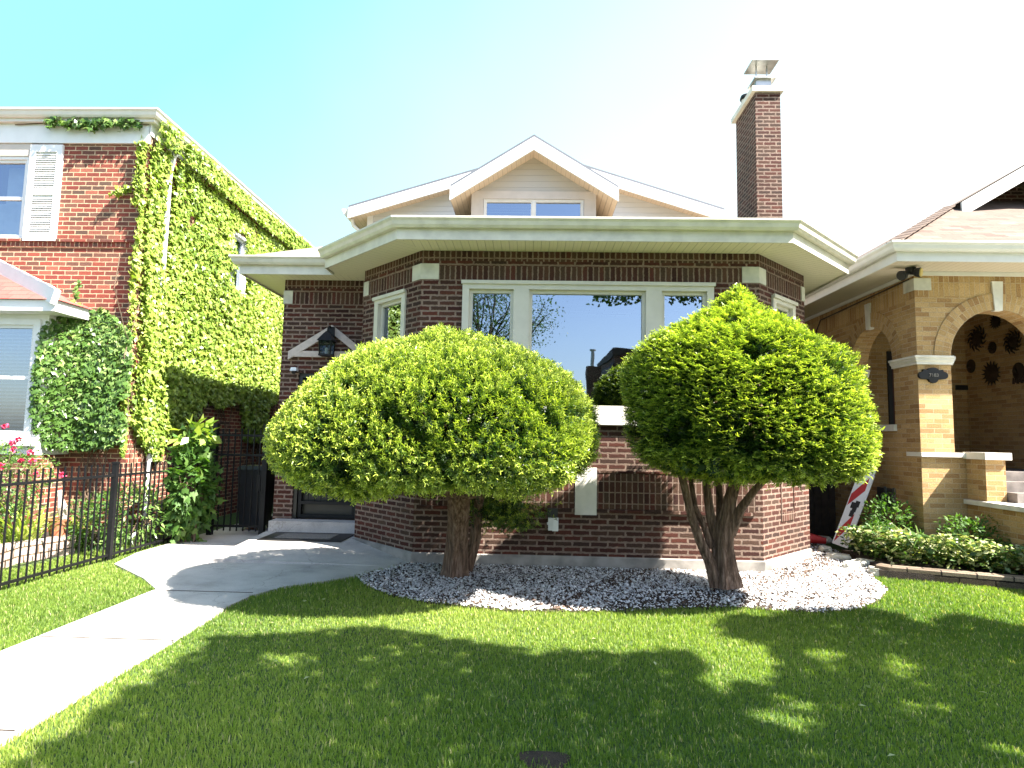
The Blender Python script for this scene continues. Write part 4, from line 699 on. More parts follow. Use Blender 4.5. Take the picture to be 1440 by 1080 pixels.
# flood light
fli = thing('flood_light', 'black twin-head flood light under the eave at the corner of the buff brick house', 'light'); c = atY(1275, 386, 8.9); c = np.array(c)
MB().tube([(c[0]+.06, c[1], 4.26), (c[0]+.06, c[1], 4.20)], .07, 14).tube([(c[0]+.05, c[1], 4.20), (c[0]+.02, c[1]-.02, c[2]+.02)], .025, 8).build('mount', 'black', fli)
for dx_, dy_, dz_, mt_ in ((.10, -.10, -.02, 1), (-.14, -.05, -.06, 0)):
    s0 = c+np.array([.02, -.02, .02]); d3 = np.array([dx_, dy_, dz_]); e3 = s0+d3
    hd = MB().tube([s0, s0+d3*.4, s0+d3*.6, e3, e3+d3*.02], [.025, .035, .06, .075, .07], 14).build('lamp_head', 'black', fli)
    d4 = d3/np.linalg.norm(d3); MB().tube([e3+d4*.004, e3+d4*.018], .062, 14).build('lens', 'amber' if mt_ else 'dark', hd)
# number plaque
pq = thing('house_number_plaque', 'dark cast metal house number plaque on the front pillar of the buff brick porch', 'plaque'); c = atY(1311.5, 528, YR-.02); px_, pz_ = c[0], c[2]
out = []
for a in np.linspace(-math.pi/2, math.pi/2, 9): out.append((.15+.06*math.cos(a), .055*math.sin(a)))
out += [(.14,.085),(.08,.075)]+[(.085*math.cos(a), .07+.045*math.sin(a)) for a in np.linspace(.2, math.pi-.2, 7)]+[(-.08,.075),(-.14,.09)]
for a in np.linspace(math.pi/2, 1.5*math.pi, 9): out.append((-.15+.06*math.cos(a), .055*math.sin(a)))
out += [(-.07,-.058),(-.055,-.09),(-.02,-.112),(.02,-.112),(.055,-.09),(.07,-.058)]
pl = MB(); Yp = YR-.02; n = len(out)
fr = [(px_+x, Yp-.022, pz_+z) for x, z in out]; bk = [(px_+x, Yp+.019, pz_+z) for x, z in out]
for i in range(n): j = (i+1) % n; pl.face([fr[i], fr[j], bk[j], bk[i]]); pl.face([fr[i], (px_, Yp-.026, pz_), fr[j]])
pl.build('plate', 'iron', pq)
def digits(parent, txt, x, y, z, size, mat):
    cu = bpy.data.curves.new('digits', 'FONT'); cu.body = txt; cu.size = size; cu.extrude = .004; cu.align_x = 'CENTER'; cu.align_y = 'CENTER'; cu.materials.append(M[mat]); oc = bpy.data.objects.new('tmp', cu); COL.objects.link(oc); dg = bpy.context.evaluated_depsgraph_get(); me = bpy.data.meshes.new_from_object(oc.evaluated_get(dg)); bpy.data.objects.remove(oc); o = bpy.data.objects.new('digits', me); COL.objects.link(o); o.location = (x, y, z); o.rotation_euler = (math.pi/2, 0, 0); o.parent = parent
digits(pq, '7183', px_, Yp-.030, pz_, .07, 'digit')
MB().box(8.0-.02, 8.19, 11.66, 11.699, 2.74, 2.83).build('mail_slot', 'black', rh)
# metal suns on the porch wall (plane x = 8.2, facing west)
SUNL = ['large dark metal sunflower with pointed petals in the middle of the porch wall', 'faded metal sun with wavy rays at the upper left of the porch wall', 'dark metal sun with curling flame rays at the upper right of the porch wall', 'metal face with drooping beads at the far right of the porch wall', 'dark oval plate at the left end of the porch wall', 'reddish oval plate hanging just above the large metal sunflower', 'small dark metal sun right under the crown of the porch arch']
for (u_, v_, r_, kind), lb in zip([(1395,525,.24,'pet'), (1375,476,.26,'wav'), (1425,481,.22,'wav'), (1433,522,.15,'bead'), (1366,515,.13,'oval'), (1396,489,.11,'oval'), (1401,452,.15,'pet')], SUNL):
    c = atX(u_, v_, 8.2); t = thing('metal_sun' if kind != 'oval' else 'wall_plate', lb, 'wall ornament', 'metal ornaments on the porch wall'); m = MB(); x0 = 8.185; rr = r_*(.66 if kind in('pet',) else .5 if kind == 'wav' else .85)
    ov = 1.15 if kind in ('oval', 'bead') else 1
    n = 24; cir = [(x0, c[1]+rr*math.cos(2*math.pi*i/n), c[2]+ov*rr*math.sin(2*math.pi*i/n)) for i in range(n)]
    for i in range(n): j = (i+1) % n; m.face([cir[i], cir[j], (x0-.035, c[1], c[2])]); m.face([cir[i], cir[j], (8.198, cir[j][1], cir[j][2]), (8.198, cir[i][1], cir[i][2])])
    m.build('disc', 'rust', t); ra = MB()
    if kind == 'pet':
        for i in range(16):
            a = 2*math.pi*i/16; w_ = .17; q = lambda rad, an: (c[1]+rad*math.cos(an), c[2]+rad*math.sin(an)); b0, b1, tp, md = q(rr*.9, a-w_), q(rr*.9, a+w_), q(r_, a), q(r_*.85, a+w_*.6)
            ra.face([(x0, *b0), (x0-.01, *tp), (x0, *b1)]); ra.face([(x0+.008, *b0), (x0+.004, *tp), (x0+.008, *b1)])
    elif kind == 'wav':
        for i in range(12):
            a = 2*math.pi*i/12; pts = [(x0-.004, c[1]+rad*math.cos(a+.22*math.sin(s*5)), c[2]+rad*math.sin(a+.22*math.sin(s*5))) for s, rad in [(s, rr*.95+(r_-rr)*s) for s in np.linspace(0, 1, 6)]]; ra.tube(pts, [.022, .022, .018, .014, .010, .004], 5)
    elif kind == 'bead':
        for i in range(6): yy = c[1]+(i-2.5)*.045; MB().tube([(x0, yy, c[2]-.10), (x0, yy, c[2]-.19-.02*(i % 2))], [.008, .022], 6).build('bead', 'rust', t)
        ra.tube([(x0-.04, c[1], c[2]-.03), (x0-.05, c[1], c[2]+.04)], [.03, .015], 6)
    else: ra.tube([(x0-.03, c[1], c[2]+.03), (x0-.03, c[1], c[2]-.03)], [.03, .04], 8)
    ra.build('rays' if kind in ('pet', 'wav') else 'relief', 'rust', t)
# ================================================= YEWS
def yew(name, label, rows, uL_, uR_, Yc, asp, ymax, n, flat, seed, extra=None, ins=6, drop=.03):
    r = np.random.default_rng(seed); t = thing(name, label, 'tree', 'clipped yew trees in the gravel bed')
    A = []; B = []; Z = []
    for v, ul, ur in zip(rows, uL_, uR_):   # ellipse whose tangent rays from the eye pass at ul and ur
        ml, mr = atY(ul+ins, v, 1)[0], atY(ur-ins, v, 1)[0]; ql, qr = math.hypot(1, ml*asp), math.hypot(1, mr*asp); a = (mr-ml)*Yc/(ql+qr); xc = ml*Yc+a*ql
        A.append(xc-a); B.append(xc+a); w_ = abs(v-618)/abs((rows[0] if v < 618 else rows[-1])-618); Z.append(atY(720, v, Yc-a*asp*(.45 if v < 618 else .95)*w_**1.6)[2]+(-drop if v < 618 else .08*w_))
    A, B, Z = map(np.array, (A, B, Z)); Z = np.minimum.accumulate(Z-np.arange(len(Z))*1e-3)
    # close top and underside
    S_ = np.concatenate([[0], np.cumsum(np.hypot(np.diff(Z), np.diff(B-A)/2))]); Ltot = S_[-1]
    def surf(s, th):
        z = np.interp(s, S_, Z); a = np.interp(s, S_, A); b = np.interp(s, S_, B); h = (b-a)/2; xc = (a+b)/2; hy = h*asp
        yb = np.minimum(hy, ymax-Yc); ry = np.where(np.sin(th) > 0, yb, hy); return np.stack([xc+h*np.cos(th), Yc+ry*np.sin(th), z], -1)
    s = r.uniform(0, Ltot, n*3); th = r.uniform(0, 2*math.pi, n*3); h = np.interp(s, S_, (B-A)/2); k = r.random(n*3) < (h/h.max()*.92+.10)*np.where(np.sin(th) > .3, .55, 1); s, th = s[k][:n], th[k][:n]
    Pn = surf(s, th); e = 1e-3; du = surf(s, th+e)-Pn; dv = surf(np.minimum(s+e, Ltot), th)-surf(np.maximum(s-e, 0), th); Nn = nrm(np.cross(dv, du)); c0 = np.array([(A.mean()+B.mean())/2, Yc, Z.mean()]); Nn *= np.sign(np.sum(Nn*(Pn-c0), 1))[:, None]
    # underside disc
    nu = n//6; a = r.uniform(0, 6.28, nu); q_ = np.sqrt(r.random(nu)); bot = surf(np.full(nu, Ltot), a); cb = np.array([(A[-1]+B[-1])/2, Yc, Z[-1]+.02]); Pu = cb+(bot-cb)*q_[:, None]; Pu[:, 2] += (1-q_)*.10+r.normal(0, .03, nu); Nu = nrm(np.c_[(bot-cb)[:, 0]*.4, (bot-cb)[:, 1]*.4, np.full(nu, -.6)])
    Pn = np.r_[Pn, Pu]; Nn = np.r_[Nn, Nu]; m = len(Pn)
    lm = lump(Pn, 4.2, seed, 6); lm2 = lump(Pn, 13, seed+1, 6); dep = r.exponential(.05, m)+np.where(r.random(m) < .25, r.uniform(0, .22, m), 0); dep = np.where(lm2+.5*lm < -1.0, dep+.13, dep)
    Pn = Pn+Nn*(.058*lm+.022*lm2-dep+.02)[:, None]
    if extra is not None: Pn = np.r_[Pn, extra[0]]; Nn = np.r_[Nn, extra[1]]; dep = np.r_[dep, r.uniform(.03, .2, len(extra[0]))]; m = len(Pn)
    D = nrm(Nn*np.array([1, 1, flat[0]])+np.array([0, 0, flat[1]])+r.normal(0, .38, (m, 3))*np.array([1, 1, flat[2]])); 
    K = 9; L = r.uniform(.06, .115, m); up = nrm(np.cross(D, r.normal(size=(m, 3)))); sd = np.cross(D, up)
    tt = np.linspace(0, .9, K)[None].repeat(m, 0); ang = (np.arange(K)*2.4)[None]+r.uniform(0, 6.28, m)[:, None]
    if flat[2] < 1: up = nrm(np.array([0, 0, 1.])-D*D[:, 2:3]); sd = np.cross(D, up); ang = np.where(np.arange(K) % 2 == 0, 0, math.pi)[None]+r.normal(0, .5, (m, K))
    rad = sd[:, None]*np.cos(ang)[..., None]+up[:, None]*np.sin(ang)[..., None]
    C = (Pn[:, None]+D[:, None]*(L[:, None]*tt)[..., None]).reshape(-1, 3); ND = nrm(rad*.85+D[:, None]*.8).reshape(-1, 3); NN = np.cross(ND, nrm(np.repeat(D, K, 0)+r.normal(0, .2, (m*K, 3)))); NN = nrm(np.cross(ND, NN)+.001) if False else nrm(NN)
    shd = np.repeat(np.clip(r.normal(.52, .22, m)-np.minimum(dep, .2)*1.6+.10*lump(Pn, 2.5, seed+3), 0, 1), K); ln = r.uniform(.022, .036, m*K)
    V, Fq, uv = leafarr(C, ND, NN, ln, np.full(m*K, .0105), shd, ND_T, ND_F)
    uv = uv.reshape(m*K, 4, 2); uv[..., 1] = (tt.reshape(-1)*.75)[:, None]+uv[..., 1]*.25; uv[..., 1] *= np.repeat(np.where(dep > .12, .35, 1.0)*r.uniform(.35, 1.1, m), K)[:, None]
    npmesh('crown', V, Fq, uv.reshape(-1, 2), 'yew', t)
    # inner mass of old twigs and dark needles
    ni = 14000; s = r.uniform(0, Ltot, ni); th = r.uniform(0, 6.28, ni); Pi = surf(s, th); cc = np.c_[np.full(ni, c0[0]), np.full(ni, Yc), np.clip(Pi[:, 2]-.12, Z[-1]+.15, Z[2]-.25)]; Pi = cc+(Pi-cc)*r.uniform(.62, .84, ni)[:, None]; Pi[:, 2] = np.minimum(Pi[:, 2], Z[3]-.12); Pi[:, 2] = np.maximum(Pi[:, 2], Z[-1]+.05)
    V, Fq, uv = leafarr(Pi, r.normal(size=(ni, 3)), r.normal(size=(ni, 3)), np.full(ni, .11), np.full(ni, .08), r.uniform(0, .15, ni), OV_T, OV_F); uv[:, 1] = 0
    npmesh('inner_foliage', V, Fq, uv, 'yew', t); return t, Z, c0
exl = None
r5 = np.random.default_rng(5); ne = 900; e0_ = np.array(atY(700, 715, 7.65)); Pe = e0_+r5.normal(size=(ne, 3))*np.array([.24, .10, .07]); Pe = Pe[Pe[:, 1] < 7.95]; Pe2 = np.array(atY(712, 738, 7.6))+r5.normal(size=(250, 3))*np.array([.16, .08, .035]); Pe = np.r_[Pe, Pe2]; exl = (Pe, nrm(r5.normal(size=(len(Pe), 3))+np.array([.3, -.6, .1])))
t1, Z1, _ = yew('yew_tree', 'wide dome-clipped yew with a single thick trunk, left of the two', [461,466,476,490,505,530,560,600,640,664,680,690,693],
    [618,596,562,515,482,442,408,386,379,380,388,425,470], [640,662,698,735,772,812,832,842,840,824,802,765,730], 6.6, .82, 7.98, 24000, (1, .40, 1.0), 11, exl, 5, .08)
tr = MB(); q = [np.array(atY(u, v, y)) for u, v, y in ((641,814,7.45),(641,800,7.44),(643,770,7.40),(645,735,7.32),(646,700,7.2),(648,660,7.0),(650,600,6.8))]; tr.tube(q, [.19,.15,.125,.118,.125,.12,.08], 40, ridge=.075, ph=1)
for u, v, y, rr in ((560,655,6.3,.04),(600,640,6.2,.045),(700,650,6.4,.045),(760,660,6.6,.035),(520,650,6.7,.03),(690,600,7.3,.04)): b = np.array(atY(u, v, y)); tr.tube([q[4]-[0,0,.0], q[4]*.6+b*.4+[0,0,-.02], b], [.07, rr*1.2, rr*.5], 10, ridge=.06)
tr.tube([np.array(atY(655,800,7.6)), np.array(atY(668,760,7.62)), np.array(atY(672,715,7.55)), np.array(atY(680,670,7.3))], [.09,.07,.06,.04], 16, ridge=.07)
tro = tr.build('trunk', 'bark', t1, smooth=True)
t2, Z2, _ = yew('yew_tree', 'cone-topped yew on several dark twisted stems, right of the two', [394,400,412,432,455,480,510,540,570,600,634,652,666,671],
    [1026,1008,984,956,926,895,874,870,868,871,878,892,930,980], [1046,1063,1086,1112,1144,1174,1200,1210,1220,1228,1228,1222,1195,1150], 6.6, .92, 7.95, 22000, (.35, .16, .35), 29, None, 15, .07)
tr = MB(); W3 = lambda *a: [np.array(atY(u, v, y)) for u, v, y in a]
tr.tube(W3((1022,824,7.0),(1020,800,7.0),(1018,770,7.0),(1020,735,7.0),(1028,700,6.95),(1040,660,6.85),(1050,600,6.7)), [.165,.125,.10,.085,.065,.05,.03], 30, ridge=.09, ph=2)
tr.tube(W3((1008,822,7.0),(998,790,6.97),(984,760,6.95),(972,725,6.9),(964,690,6.85),(955,655,6.8),(950,600,6.8)), [.085,.06,.05,.045,.042,.04,.02], 18, ridge=.08)
tr.tube(W3((1000,770,7.0),(990,740,7.0),(978,715,6.95),(972,680,7.05),(970,640,7.0)), [.04,.034,.03,.028,.02], 10, ridge=.08)
tr.tube(W3((1012,800,7.0),(1006,760,7.05),(998,720,7.05),(994,690,7.05),(990,640,7.0)), [.07,.055,.05,.045,.03], 18, ridge=.08)
tr.tube(W3((1014,780,7.05),(1012,740,7.1),(1012,700,7.15),(1008,650,7.1)), [.05,.042,.04,.03], 14, ridge=.08)
tr.tube(W3((1026,750,7.0),(1042,715,6.9),(1062,688,6.8),(1090,660,6.7)), [.07,.05,.038,.03], 14, ridge=.08)
tr.tube(W3((1020,740,7.0),(1026,700,7.05),(1034,660,7.0)), [.06,.05,.03], 14, ridge=.08)
tr.tube(W3((990,800,7.0),(962,690,6.8),(945,668,6.8)), [.0,.0,.0], 4) if False else None
tr.build('trunk', 'bark', t2, smooth=True)
# ================================================= grass
def blades(name, N_, area, dens, L, kind='stuff', Lw=.0042, mat='grass'):
    x0, x1, y0, y1 = area; x = rng.uniform(x0, x1, N_); y = rng.uniform(y0, y1, N_); k = dens(x, y); x, y = x[k], y[k]; n = len(x)
    a = rng.uniform(0, 6.28, n); bend = rng.uniform(.1, .9, n); l = rng.uniform(*L, n)*(1+.15*lump(np.c_[x, y, 0*x], 1.4, 3)); w = Lw*rng.uniform(.6, 1.3, n)*(1+.12*y)
    b = rng.uniform(0, 6.28, n); dx, dy = np.cos(b), np.sin(b); sx, sy = np.cos(a), np.sin(a)
    V = np.zeros((n, 5, 3)); 
    for i, (tt, ww) in enumerate(((0, 1), (0, -1), (.55, .8), (.55, -.8), (1, 0))):
        V[:, i, 0] = x+sx*w*ww*.5+dx*bend*l*tt*tt*.7; V[:, i, 1] = y+sy*w*ww*.5+dy*bend*l*tt*tt*.7; V[:, i, 2] = l*tt*(1-.35*bend*tt)
    q = np.array([[0, 1, 3, 2], [2, 3, 4, 4]]); base = (np.arange(n)*5)[:, None]
    me = bpy.data.meshes.new(name); me.vertices.add(n*5); me.vertices.foreach_set('co', V.astype(np.float32).ravel())
    li = np.concatenate([base+np.array([0, 1, 3, 2]), base+np.array([2, 3, 4])], 1).astype(np.int32); me.loops.add(n*7); me.loops.foreach_set('vertex_index', li.ravel())
    ls = (np.arange(n)*7)[:, None]+np.array([0, 4]); me.polygons.add(n*2); me.polygons.foreach_set('loop_start', ls.astype(np.int32).ravel()); me.polygons.foreach_set('loop_total', np.tile(np.array([4, 3], np.int32), n))
    me.update(calc_edges=True); sh = np.clip(.42+.22*lump(np.c_[x, y, 0*x], 1.5, 31)+rng.normal(0, .17, n), 0, .9); sh = np.where(rng.random(n) < .05, 1, sh); uv = np.zeros((n, 7, 2)); uv[..., 0] = sh[:, None]; uv[..., 1] = np.array([0, 0, .55, .55, .55, .55, 1])
    l_ = me.uv_layers.new(name='UVMap'); l_.data.foreach_set('uv', uv.astype(np.float32).ravel()); me.materials.append(M[mat]); o = bpy.data.objects.new(name, me); COL.objects.link(o); tag(o, kind=kind); return o
def lawn(x, y):
    u, v = proj(np.c_[x, y, 0*x]); return ~inpoly(x, y, walk) & ~inpoly(x, y, grav) & ~inpoly(x, y, bed) & ~((inpoly(x, y, bp)) & (rng.random(len(x)) < .93)) & (v < 1130) & (u > -420) & (u < 1800) & ~((y > 9.2) & (x > -5.3)) & ~((y > 8.05) & (x > -2.6) & (x < 4)) & (rng.random(len(x)) < np.clip(1.25-.10*y, .3, 1))
blades('lawn_grass', 800000, (-5.4, 8.4, 2.4, 9.0), lawn, (.022, .048))
blades('yard_grass', 90000, (-9.5, -5.45, 5.8, 8.8), lambda x, y: ~((x < -6.0) & (y > 7.2)), (.03, .07), Lw=.005)
ed = lambda x, y: (inpoly(x, y, grav) ^ inpoly(x+rng.normal(0, .05, len(x)), y+rng.normal(0, .05, len(x)), grav)) & (y < 7.9)
blades('bed_edge_grass', 60000, (-2.2, 4.6, 5.9, 8.0), ed, (.03, .06))
nf = 26; x = rng.uniform(-2.2, 6, nf); y = rng.uniform(3, 6.2, nf); V, Fq, uv = leafarr(np.c_[x, y, rng.uniform(.035, .05, nf)], np.c_[rng.normal(size=(nf, 2)), np.zeros(nf)], rng.normal(0, .3, (nf, 3))+[0, 0, 1], rng.uniform(.03, .07, nf), rng.uniform(.015, .035, nf), rng.uniform(.6, 1, nf), OV_T, OV_F); tag(npmesh('fallen_leaves', V, Fq, uv, 'varieg'), kind='stuff')
nf = 260; x = rng.uniform(-2, 4.6, nf); y = rng.uniform(6.0, 8.3, nf); k = inpoly(x, y, grav); x, y = x[k], y[k]; nf = len(x); V, Fq, uv = leafarr(np.c_[x, y, rng.uniform(.05, .06, nf)], np.c_[rng.normal(size=(nf, 2)), np.zeros(nf)], rng.normal(0, .3, (nf, 3))+[0, 0, 1], rng.uniform(.04, .12, nf), rng.uniform(.01, .03, nf), rng.uniform(0, .15, nf), OV_T, OV_F); tag(npmesh('bark_litter', V, Fq, uv, 'chips'), kind='stuff')
# ================================================= shrubs and flowers
def bush(name, label, cat, c, rad, n, L, mat, leaf='ov', up=.3, seed=1, stems=8, group=None, zmin=.02, hollow=.35, ratio=.5):
    r = np.random.default_rng(seed); t = thing(name, label, cat, group); c = np.array(c, float); rad = np.array(rad, float); d = nrm(r.normal(size=(n, 3))); q = r.uniform(hollow, 1, n)**.6; P_ = c+d*rad*q[:, None]*(1+.14*lump(d, 5, seed))[:, None]; P_ = P_[P_[:, 2] > zmin]; d = d[:len(P_)]; n = len(P_)
    d = nrm(P_-c); D = nrm(d+r.normal(0, .55, (n, 3))+[0, 0, -.25]); NN = nrm(d*.7+r.normal(0, .45, (n, 3))+[0, 0, up+.5]); l = r.uniform(*L, n); sh = np.clip(r.normal(.5, .25, n), 0, 1)
    V, Fq, uv = leafarr(P_, D, NN, l, l*ratio, sh, IVY_T if leaf == 'ivy' else OV_T, IVY_F if leaf == 'ivy' else OV_F); npmesh('leaves', V, Fq, uv, mat, t)
    m = MB(); b = np.array([c[0], c[1], 0.0])
    for i in range(stems): e = c+nrm(r.normal(size=3))*rad*.75; e[2] = max(e[2], c[2]); m.tube([b+[r.normal(0, .05), r.normal(0, .05), 0], (b+e)/2+[0, 0, .1], e], [.014, .009, .004], 5)
    if stems: m.build('stems', 'stem', t)
    return t
bush('leafy_shrub', 'tall shrub with large drooping leaves beside the black iron gate', 'shrub', (-5.12, 9.25, .85), (.36, .35, .85), 900, (.09, .17), 'broad', 'ivy', seed=3, ratio=.6)
bush('sapling', 'pale-leaved sapling top poking above the shrub next to the gate', 'shrub', (-5.15, 9.3, 1.62), (.26, .25, .22), 60, (.15, .24), 'ivy', seed=4, stems=3, ratio=.6)
bush('perennial_clump', 'loose green leafy perennials behind the iron fence, right of the fence post', 'plant', (-5.75, 8.9, .45), (.42, .75, .5), 1500, (.05, .12), 'ivyd', seed=5, ratio=.35)
bush('perennial_clump', 'low dark-leaved perennials against the left house, left of the fence post', 'plant', (-6.05, 8.55, .35), (.3, .4, .45), 900, (.05, .12), 'broad', seed=6, ratio=.35)
rb = bush('rose_bush', 'pink rose bush in bloom under the white bay window', 'rose bush', (-6.95, 7.9, .95), (.62, .55, .62), 3200, (.03, .06), 'ivyd', seed=7, stems=14, ratio=.6)
for i, (u_, v_) in enumerate([(18,622),(27,618),(20,632),(43,637),(31,649),(46,648),(2,656),(52,668),(8,600),(88,668),(97,672),(60,690)][:10]):
    c = np.array(atY(u_, v_, 7.45)); nfl = 16; d = nrm(rng.normal(size=(nfl, 3))+[0, -.6, .3]); V, Fq, uv = leafarr(c+d*.012, d, rng.normal(size=(nfl, 3)), np.full(nfl, .038), np.full(nfl, .04), np.full(nfl, .5), OV_T, OV_F); npmesh('rose_bloom', V, Fq, uv, 'pink', rb)
def strap(name, label, c, n, L, w, mat, seed, spread=1.0, cat='plant', tilt=.6, lean=(0, 0)):
    r = np.random.default_rng(seed); t = thing(name, label, cat); m = MB()
    for i in range(n):
        a = r.uniform(0, 6.28); l = r.uniform(*L); b = np.array(c)+[r.normal(0, .04*spread), r.normal(0, .04*spread), 0]; dv = np.array([math.cos(a)+lean[0], math.sin(a)+lean[1]]); sd = np.array([-math.sin(a), math.cos(a), 0])*w*.5; tl = tilt*r.uniform(.5, 1.2); sh = r.uniform(.3, 1); pr = None
        for s_ in np.linspace(0, 1, 7):
            pz_ = b+np.array([*(dv*l*tl*(s_+.7*s_*s_)), l*(s_-.75*tl*s_*s_*s_)]); ww = sd*(1-s_**3)*(.6+.8*s_*(1-s_)*2); q_ = (pz_-ww, pz_+ww)
            if pr is not None: m.face([pr[0], pr[1], q_[1], q_[0]], 0, [(sh, .2), (sh, .2), (sh, .8), (sh, .8)])
            pr = q_
    m.build('leaves', mat, t); return t
strap('daylily', 'arching daylily clump with long pale leaves behind the iron fence', (-6.62, 7.9, .1), 90, (.55, .95), .028, 'ivy', 8, 2.2)
strap('daylily', 'shorter daylily clump close to the brick corner', (-6.35, 8.5, .1), 40, (.4, .6), .022, 'ivy', 9, 1.5)
strap('spiky_yucca', 'spiky plant with long stiff leaves in the bed before the buff house', (5.42, 8.72, .12), 46, (.5, .78), .024, 'broad', 10, 1.0, tilt=.75, lean=(-.35, 0))
# ground cover in the right-hand bed
def cover(name, label, poly, zf, n, L, mat, seed, ratio=.6, cat='ground cover'):
    r = np.random.default_rng(seed); p = np.array(poly); x = r.uniform(p[:, 0].min(), p[:, 0].max(), n*3); y = r.uniform(p[:, 1].min(), p[:, 1].max(), n*3); k = inpoly(x, y, poly); x, y = x[k][:n], y[k][:n]; n = len(x); q_ = r.random(n)**.5; z = .10+zf(x, y)*q_*(1+.22*lump(np.c_[x, y, 0*x], 4, seed)); Pn = np.c_[x, y, z]
    D = nrm(r.normal(size=(n, 3))*[1, 1, .4]); NN = nrm(r.normal(0, .5, (n, 3))+[0, -.2, 1]); l = r.uniform(*L, n); V, Fq, uv = leafarr(Pn, D, NN, l, l*ratio, np.clip(r.uniform(0, 1, n), 0, 1), OV_T, OV_F); t = thing(name, label, cat); npmesh('leaves', V, Fq, uv, mat, t); return t
cover('variegated_ground_cover', 'low white-edged variegated shrubs filling the front of the bed before the buff house', [(4.55,9.3),(4.72,8.55),(4.9,8.2),(5.6,7.8),(6.6,7.45),(8.4,6.9),(8.4,7.5),(6.25,8.2),(6.25,8.55),(5.5,8.7),(5.3,9.3)], lambda x, y: .40+.05*np.sin(x*5), 7500, (.05, .10), 'varieg', 12)
bush('dark_shrub', 'dark green shrub against the buff wall, under the spiky leaves', 'shrub', (5.25, 9.25, .4), (.38, .3, .5), 1700, (.04, .08), 'broad', seed=13)
bush('dark_shrub', 'dark green shrub spreading below the stoop wall of the buff house', 'shrub', (5.95, 8.6, .35), (.42, .35, .42), 1500, (.04, .08), 'broad', seed=14)
bush('dark_shrub', 'small dark shrub at the foot of the leaning red and white board', 'shrub', (5.0, 9.0, .32), (.22, .25, .32), 700, (.04, .08), 'broad', seed=15)
# edging of stacked blocks along the bed, and loose stones at the gravel
eg = MB(); ep = [(4.45,8.15),(4.55,8.02),(5.0,7.85),(5.6,7.62),(6.5,7.3),(7.5,6.95),(8.5,6.6)]
eg.sweep(ep, [(.0,-.02),(.0,.14),(-.02,.15),(-.16,.15),(-.17,-.02)]); 
tag(eg.build('garden_edging', 'edge'), 'low edging wall of dark stacked blocks between the lawn and the planting bed', 'edging')
def stone(c, s, seed, label):
    bm = bmesh.new(); bmesh.ops.create_icosphere(bm, subdivisions=3, radius=1); r = random.Random(seed)
    for v in bm.verts: n_ = noise.noise(v.co*1.3+Vector((seed*3.1, 0, 0)))*.45+noise.noise(v.co*3+Vector((seed, 5, 0)))*.15; v.co = v.co*(1+n_); v.co.z = max(min(v.co.z, .55), -.5); v.co = Vector((v.co.x*s[0], v.co.y*s[1], v.co.z*s[2]))
    mb = MB(); [mb.face([(Matrix.Rotation(seed*1.3, 3, 'Z') @ v.co)[:] for v in f.verts]) for f in bm.faces]; bm.free(); o = mb.build('edging_stone', 'stone'); o.location = c; tag(o, label, 'stone', 'loose border stones'); return o
for i, (u_, v_, sx, lb) in enumerate([(1160,772,.13,'pale border stone nearest the brick corner of the bay'), (1178,783,.16,'flat pale border stone, second from the bay corner'), (1196,795,.15,'large pale border stone, third from the bay corner'), (1160,758,.12,'shaded border stone tucked behind the bay corner'), (1213,792,.17,'brown border stone under the variegated leaves'), (1232,803,.12,'small border stone at the right tip of the gravel')]):
    c = atZ(u_, v_, .06); stone((c[0], c[1], .05), (sx, sx*.7, .10), i+1, lb)
# left retaining edge
le = MB().sweep([(-5.75,4.5),(-6.15,6.9),(-6.35,7.6),(-6.15,8.3)], [(0,-.02),(0,.24),(-.2,.24),(-.2,-.02)][::1]); tag(le.build('retaining_wall', 'block'), 'low wall of pale pinkish blocks in the yard behind the iron fence', 'garden wall'); MB().prism([(-6.05,4.6),(-6.35,7.0),(-6.5,7.6),(-6.35,8.3),(-6.4,9.28),(-12,9.28),(-12,4.6)], -.01, .16).build('raised_bed_soil', 'soil')['kind'] = 'structure'
pot = thing('flower_pot', 'terracotta pot with a pale figure by the brick corner behind the fence', 'pot'); c = atY(86, 712, 8.3); c[2] = .42; MB().tube([(c[0], 8.3, .16), (c[0], 8.3, c[2]), (c[0], 8.3, c[2]+.03)], [.08, .12, .13], 16).build('pot', 'terra', pot)
MB().tube([(c[0]+.05, 8.3, c[2]), (c[0]+.03, 8.28, c[2]+.2), (c[0], 8.27, c[2]+.33), (c[0]-.03, 8.27, c[2]+.42)], [.04, .06, .03, .04], 10).build('figurine', 'beam', pot)
# ================================================= iron fence, gate
fn = thing('iron_fence', 'black iron picket fence running along the left edge of the walk strip', 'fence'); FX = -5.4; y0, y1 = 4.7, 9.85
MB().box(FX-.012, FX+.012, y0, y1, .06, .09).build('rail', 'iron', fn); MB().box(FX-.014, FX+.014, y0, y1, 1.075, 1.105).build('rail', 'iron', fn)
pk0 = MB().box(-.0075, .0075, -.0075, .0075, .0, 1.22).build('picket', 'iron', fn); yy = y0+.06; first = True
while yy < y1-.03:
    if abs(yy-7.9) > .06 and abs(yy-5.35) > .06:
        o = pk0 if first else pk0.copy()
        if not first: COL.objects.link(o); o.parent = fn
        o.location = (FX, yy, .02); first = False
    yy += .108
for yp in (5.35, 7.9, y1): MB().box(FX-.03, FX+.03, yp-.03, yp+.03, -.02, 1.24).box(FX-.036, FX+.036, yp-.036, yp+.036, 1.24, 1.265).build('post', 'iron', fn)
gt_ = thing('iron_gate', 'tall black iron gate closing the dark passage between the houses', 'gate'); gy = 9.9
for x in (-5.14, -4.29): MB().box(x-.04, x+.04, gy-.04, gy+.04, 0, 1.80).box(x-.047, x+.047, gy-.047, gy+.047, 1.80, 1.825).build('post', 'iron', gt_)
